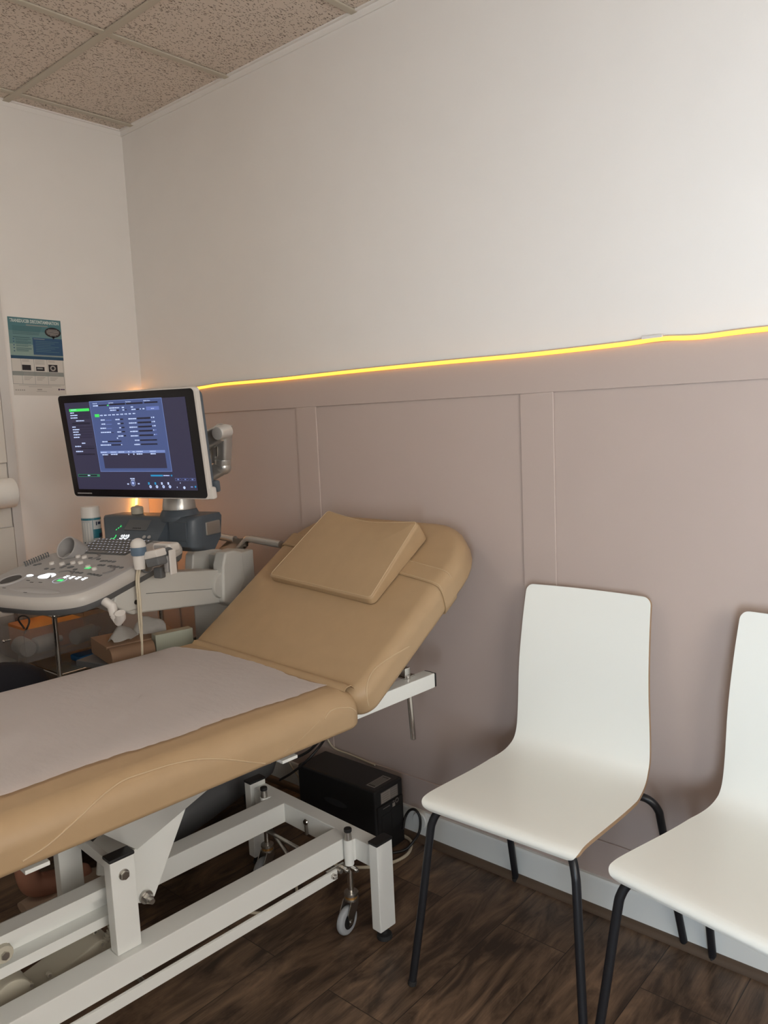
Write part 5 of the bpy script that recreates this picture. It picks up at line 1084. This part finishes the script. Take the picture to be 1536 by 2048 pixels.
mb = MB(); mb.ball((0.0, -hy+.0005, 0.13), 1, mat('dark_logo', (0.03, 0.032, 0.036), 0.3), sc=(0.055, .0015, 0.012)); mb.build('side_emblem', ups)
def cable(pts, r, m, lab, sm=6, nm='cable'):
    o = MB().tube(pts, r, m, n=10, smooth=sm).build(nm); return tag(o, lab, 'cable')
cable([hit(x_, y_, (0, yy, 0), (0, 1, 0)) for x_, y_, yy in ((806, 1660, -.08), (810, 1636, -.055), (819, 1621, -.046), (831, 1620, -.045), (840, 1636, -.045), (839, 1662, -.048), (829, 1680, -.075))]+[V((1.43, -0.105, 0.008)), V((1.40, -0.15, 0.006)), V((1.36, -0.22, 0.006))], 0.0042, BLACKP, 'black cable looping up against the skirting board beside the power supply')
cable([V((1.300, -0.0435, 0.0055)), V((1.39, -0.0435, 0.0055)), V((1.43, -0.075, 0.0055)), V((1.450, -0.13, 0.0055)), V((1.43, -0.20, 0.0055)), V((1.36, -0.27, 0.0055)), V((1.20, -0.33, 0.0055))], 0.0050, CABLEC, 'cream cable curving over the floor round the front of the power supply')
pl_ = thing('plug_socket', 'pale round plug against the skirting board behind the black cable loop', 'plug', (1.432, -0.024, 0.072)); mb = MB(); mb.lathe([(0.026, -0.012), (0.027, 0.006), (0.024, 0.009)], (0, 0, 0), (0, -1, 0), SKIRT, n=28); mb.build('plug_body', pl_)
cable([hit(x_, y_, (0, yy, 0), (0, 1, 0)) for x_, y_, yy in ((640, 1440, -.10), (652, 1472, -.02), (668, 1496, -.014), (700, 1509, -.012), (750, 1530, -.012))], 0.0032, CABLEC, 'thin grey cable running along the wall panelling above the power supply')
cable([hit(x_, y_, (0, yy, 0), (0, 1, 0)) for x_, y_, yy in ((560, 1560, -.20), (585, 1545, -.22), (615, 1520, -.22), (645, 1485, -.16), (655, 1462, -.1))], 0.0042, BLACKP, 'thick black cable slanting up to the left of the power supply')
cable([hit(x_, y_, (0, yy, 0), (0, 1, 0)) for x_, y_, yy in ((572, 1518, -.2), (590, 1516, -.2), (620, 1500, -.18), (650, 1468, -.15))], 0.0045, BLACKP, 'second black cable, higher, under the edge of the couch seat')
cable([hit(x_, y_, (0, yy, 0), (0, 1, 0)) for x_, y_, yy in ((578, 1524, -.1), (586, 1538, -.1), (596, 1552, -.1), (600, 1566, -.1))], 0.0030, CABLEC, 'short thin grey cable hanging left of the power supply')
cable([V((1.20, -0.62, 0.0045)), V((1.28, -0.60, 0.0045)), V((1.34, -0.55, 0.0045)), V((1.33, -0.47, 0.0045)), V((1.25, -0.42, 0.0045)), V((1.12, -0.44, 0.0045))], 0.0045, CABLEC, 'cream cable lying on the floor inside the couch base')

# ================================================================== SEATED PERSON (mostly beyond the left edge of the photo)
per = thing('person', 'seated person in black trousers and a pale shoe, knee and one foot showing', 'person', (0.42, -1.36, 0))
def skin_mesh(name, verts, edges, radii, m, parent, root=0, sub=2, lab=None):
    me = bpy.data.meshes.new(name); me.from_pydata([tuple(v) for v in verts], edges, []); o = bpy.data.objects.new(name, me); COL.objects.link(o)
    md = o.modifiers.new('s', 'SKIN'); md.use_smooth_shade = True
    if not me.skin_vertices: me.attributes.new
    for i, r in enumerate(radii):
        sv = me.skin_vertices[0].data[i]; sv.radius = (r if isinstance(r, tuple) else (r, r)); sv.use_root = (i == root)
    o.modifiers.new('u', 'SUBSURF').levels = sub
    bpy.context.view_layer.update(); dg = bpy.context.evaluated_depsgraph_get(); m2 = bpy.data.meshes.new_from_object(o.evaluated_get(dg))
    o.modifiers.clear(); o.data = m2; m2.name = name; bpy.data.meshes.remove(me); m2.materials.clear(); m2.materials.append(m); m2.shade_smooth(); o.parent = parent
    if lab: o['label'] = lab
    return o
def rel(x_, y_, z_): return V((x_-.42, y_+1.36, z_))
pel = rel(0.42, -1.36, 0.54)
vs = [pel, rel(.42, -1.345, .68), rel(.42, -1.33, .84), rel(.42, -1.30, .98), rel(.42, -1.28, 1.05), rel(.42, -1.255, 1.12),
      rel(.58, -1.30, .98), rel(.63, -1.22, .74), rel(.66, -1.03, .86), rel(.66, -.99, .885),
      rel(.26, -1.30, .98), rel(.20, -1.24, .73), rel(.30, -1.04, .78), rel(.33, -.98, .80),
      rel(.50, -1.33, .54), rel(.56, -1.10, .575), rel(.62, -.90, .585), rel(.66, -.90, .53), rel(.725, -.935, .30), rel(.768, -.970, .13), rel(.770, -.965, .070), rel(.770, -.88, .045), rel(.765, -.78, .03),
      rel(.34, -1.33, .53), rel(.30, -1.12, .54), rel(.27, -.93, .545), rel(.27, -.93, .49), rel(.28, -.99, .30), rel(.29, -1.02, .12), rel(.29, -1.0, .07), rel(.29, -.92, .045), rel(.29, -.82, .03),
      rel(.42, -1.235, 1.20), rel(.42, -1.225, 1.28)]
es = [(0, 1), (1, 2), (2, 3), (3, 4), (4, 5), (3, 6), (6, 7), (7, 8), (8, 9), (3, 10), (10, 11), (11, 12), (12, 13), (0, 14), (14, 15), (15, 16), (16, 17), (17, 18), (18, 19), (19, 20), (20, 21), (21, 22), (0, 23), (23, 24), (24, 25), (25, 26), (26, 27), (27, 28), (28, 29), (29, 30), (30, 31), (5, 32), (32, 33)]
rd = [.135, .12, .13, .11, .052, .05, .062, .042, .030, .026, .062, .042, .030, .026, .088, .078, .062, .058, .048, .034, .038, .036, .028, .088, .078, .062, .058, .048, .034, .038, .036, .028, .072, .078]
bodyp = skin_mesh('body', vs, es, rd, SKIN, per)
def taper(pts, radii, m, nm, parent, n=24):
    mb = MB(); mb.tube(pts, radii, m, n=n, smooth=0); return mb.build(nm, parent, angle=70)
def sm(pts, rads, k=5):
    P_, R_ = [], []
    for i in range(len(pts)-1):
        p0, p1_, p2_, p3_ = [V(pts[min(max(j, 0), len(pts)-1)]) for j in (i-1, i, i+1, i+2)]
        for j in range(k):
            u = j/k; P_.append(0.5*((2*p1_)+(p2_-p0)*u+(2*p0-5*p1_+4*p2_-p3_)*u*u+(3*p1_-p0-3*p2_+p3_)*u**3)); R_.append(rads[i]+(rads[i+1]-rads[i])*u)
    P_.append(V(pts[-1])); R_.append(rads[-1]); return P_, R_
for nm, pts, rads in (('trouser_leg', [vs[14], vs[15], vs[16]+V((0, 0.02, 0.0)), vs[17]+V((0, .012, -.02)), vs[18], rel(.762, -.962, .165)], [.100, .096, .086, .080, .066, .058]),
                      ('trouser_leg', [vs[23], vs[24], vs[25]+V((0, 0.02, 0)), vs[26]+V((0, .012, -.02)), vs[27], rel(.288, -1.01, .205)], [.098, .092, .078, .075, .064, .058]),
                      ('trouser_seat', [rel(.42, -1.35, .46), rel(.42, -1.35, .55), rel(.42, -1.345, .66)], [.14, .165, .15])):
    P_, R_ = sm(pts, rads); taper(P_, R_, FAB_N if nm == 'trouser_leg' else FAB_B, nm, per)
P_, R_ = sm([rel(.42, -1.345, .62), rel(.42, -1.335, .80), rel(.42, -1.31, .96), rel(.42, -1.295, 1.035), rel(.42, -1.285, 1.06)], [.158, .155, .14, .09, .062]); taper(P_, R_, FAB_B, 'tunic', per)
for a_ in ((6, 7, 8), (10, 11, 12)):
    P_, R_ = sm([vs[a_[0]]+V((0, 0, .01)), vs[a_[1]], vs[a_[1]].lerp(vs[a_[2]], .3)], [.075, .056, .05]); taper(P_, R_, FAB_B, 'sleeve', per)
# hands: palm and five fingers each, resting towards the control deck
for sgn, w_, nm in ((1, vs[9], 'hand'), (-1, vs[13], 'hand')):
    hv = [w_, w_+V((0, .045, .0)), w_+V((0, .08, .002))]; he = [(0, 1), (1, 2)]; hr_ = [.024, (.034, .016), (.036, .013)]
    for k, (dx, L_) in enumerate(((-.028, .062), (-.010, .075), (.009, .070), (.027, .055))):
        b0 = len(hv); hv += [w_+V((dx, .088, .002)), w_+V((dx*1.15, .088+L_*.5, .006)), w_+V((dx*1.2, .088+L_*.8, -.004)), w_+V((dx*1.2, .088+L_, -.014))]
        he += [(2, b0), (b0, b0+1), (b0+1, b0+2), (b0+2, b0+3)]; hr_ += [.0095, .0088, .0082, .007]
    b0 = len(hv); hv += [w_+V((-sgn*.034, .035, -.004)), w_+V((-sgn*.052, .062, -.010)), w_+V((-sgn*.056, .088, -.014))]; he += [(1, b0), (b0, b0+1), (b0+1, b0+2)]; hr_ += [.012, .010, .008]
    skin_mesh(nm, hv, he, hr_, SKIN, per, sub=2)
# head with face and hair
hd = MB(); hc = rel(.42, -1.215, 1.315)
hd.ball(hc, 1, SKIN, sc=(.074, .092, .112), n=32); hd.ball(hc+V((0, .030, -.060)), 1, SKIN, sc=(.052, .058, .048), n=24); hd.ball(hc+V((0, .092, -.012)), 1, SKIN, sc=(.012, .018, .022), n=14)
for s_ in (-1, 1): hd.ball(hc+V((s_*.074, -.005, -.01)), 1, SKIN, sc=(.010, .02, .03), n=14); hd.ball(hc+V((s_*.028, .080, .012)), .011, CAPW, n=14); hd.ball(hc+V((s_*.028, .089, .012)), .0055, BLACKP, n=12)
hd.ball(hc+V((0, .084, -.052)), 1, mat('lips', (.38, .13, .11), .5), sc=(.022, .008, .007), n=14); hd.build('head', per)
hh_ = MB(); hh_.ball(hc+V((0, -.014, .018)), 1, HAIR, sc=(.084, .098, .110), n=32); hh_.ball(hc+V((0, -.10, .02)), 1, HAIR, sc=(.04, .035, .045), n=18); hh_.build('hair', per)
for x_, y_ in ((.770, -.885), (.29, -.92)):
    mb = MB(); R = []
    for k in range(15):
        u = k/14; y__ = y_-.105+.245*u; wdt = .034+.010*math.sin(PI*min(1, u*1.15))-(.022*max(0, u-.85)/.15); zt = .022+(.030 if u > .45 else .012)*math.sin(PI*min(1, .2+u*.8))
        R.append([rel(x_+wdt*math.cos(a_), y__, 0) + V((0, 0, max(0.0, zt/2+zt/2*math.sin(a_)*1.0))) for a_ in [2*PI*j/16 for j in range(16)]])
    mb.loops(R, SHOE); mb.build('shoe', per)
stl = thing('stool', 'round black stool under the seated person, beyond the left edge', 'stool', (0.42, -1.38, 0))
mb = MB(); mb.lathe([(0.14, 0.36), (0.17, 0.37), (0.175, 0.395), (0.16, 0.415)], (0, 0, 0), (0, 0, 1), BLACKP, n=32); mb.build('seat', stl)
mb = MB(); mb.cyl((0, 0, 0.08), (0, 0, 0.37), 0.024, CHROME); mb.build('gas_column', stl)
for k in range(5):
    a_ = 2*PI*k/5; mb = MB(); mb.tube([(0, 0, 0.09), (0.22*math.cos(a_), 0.22*math.sin(a_), 0.065)], [.02, .014], BLACKP, n=12); mb.ball((0.22*math.cos(a_), 0.22*math.sin(a_), 0.028), 0.028, BLACKP); mb.build('leg', stl)
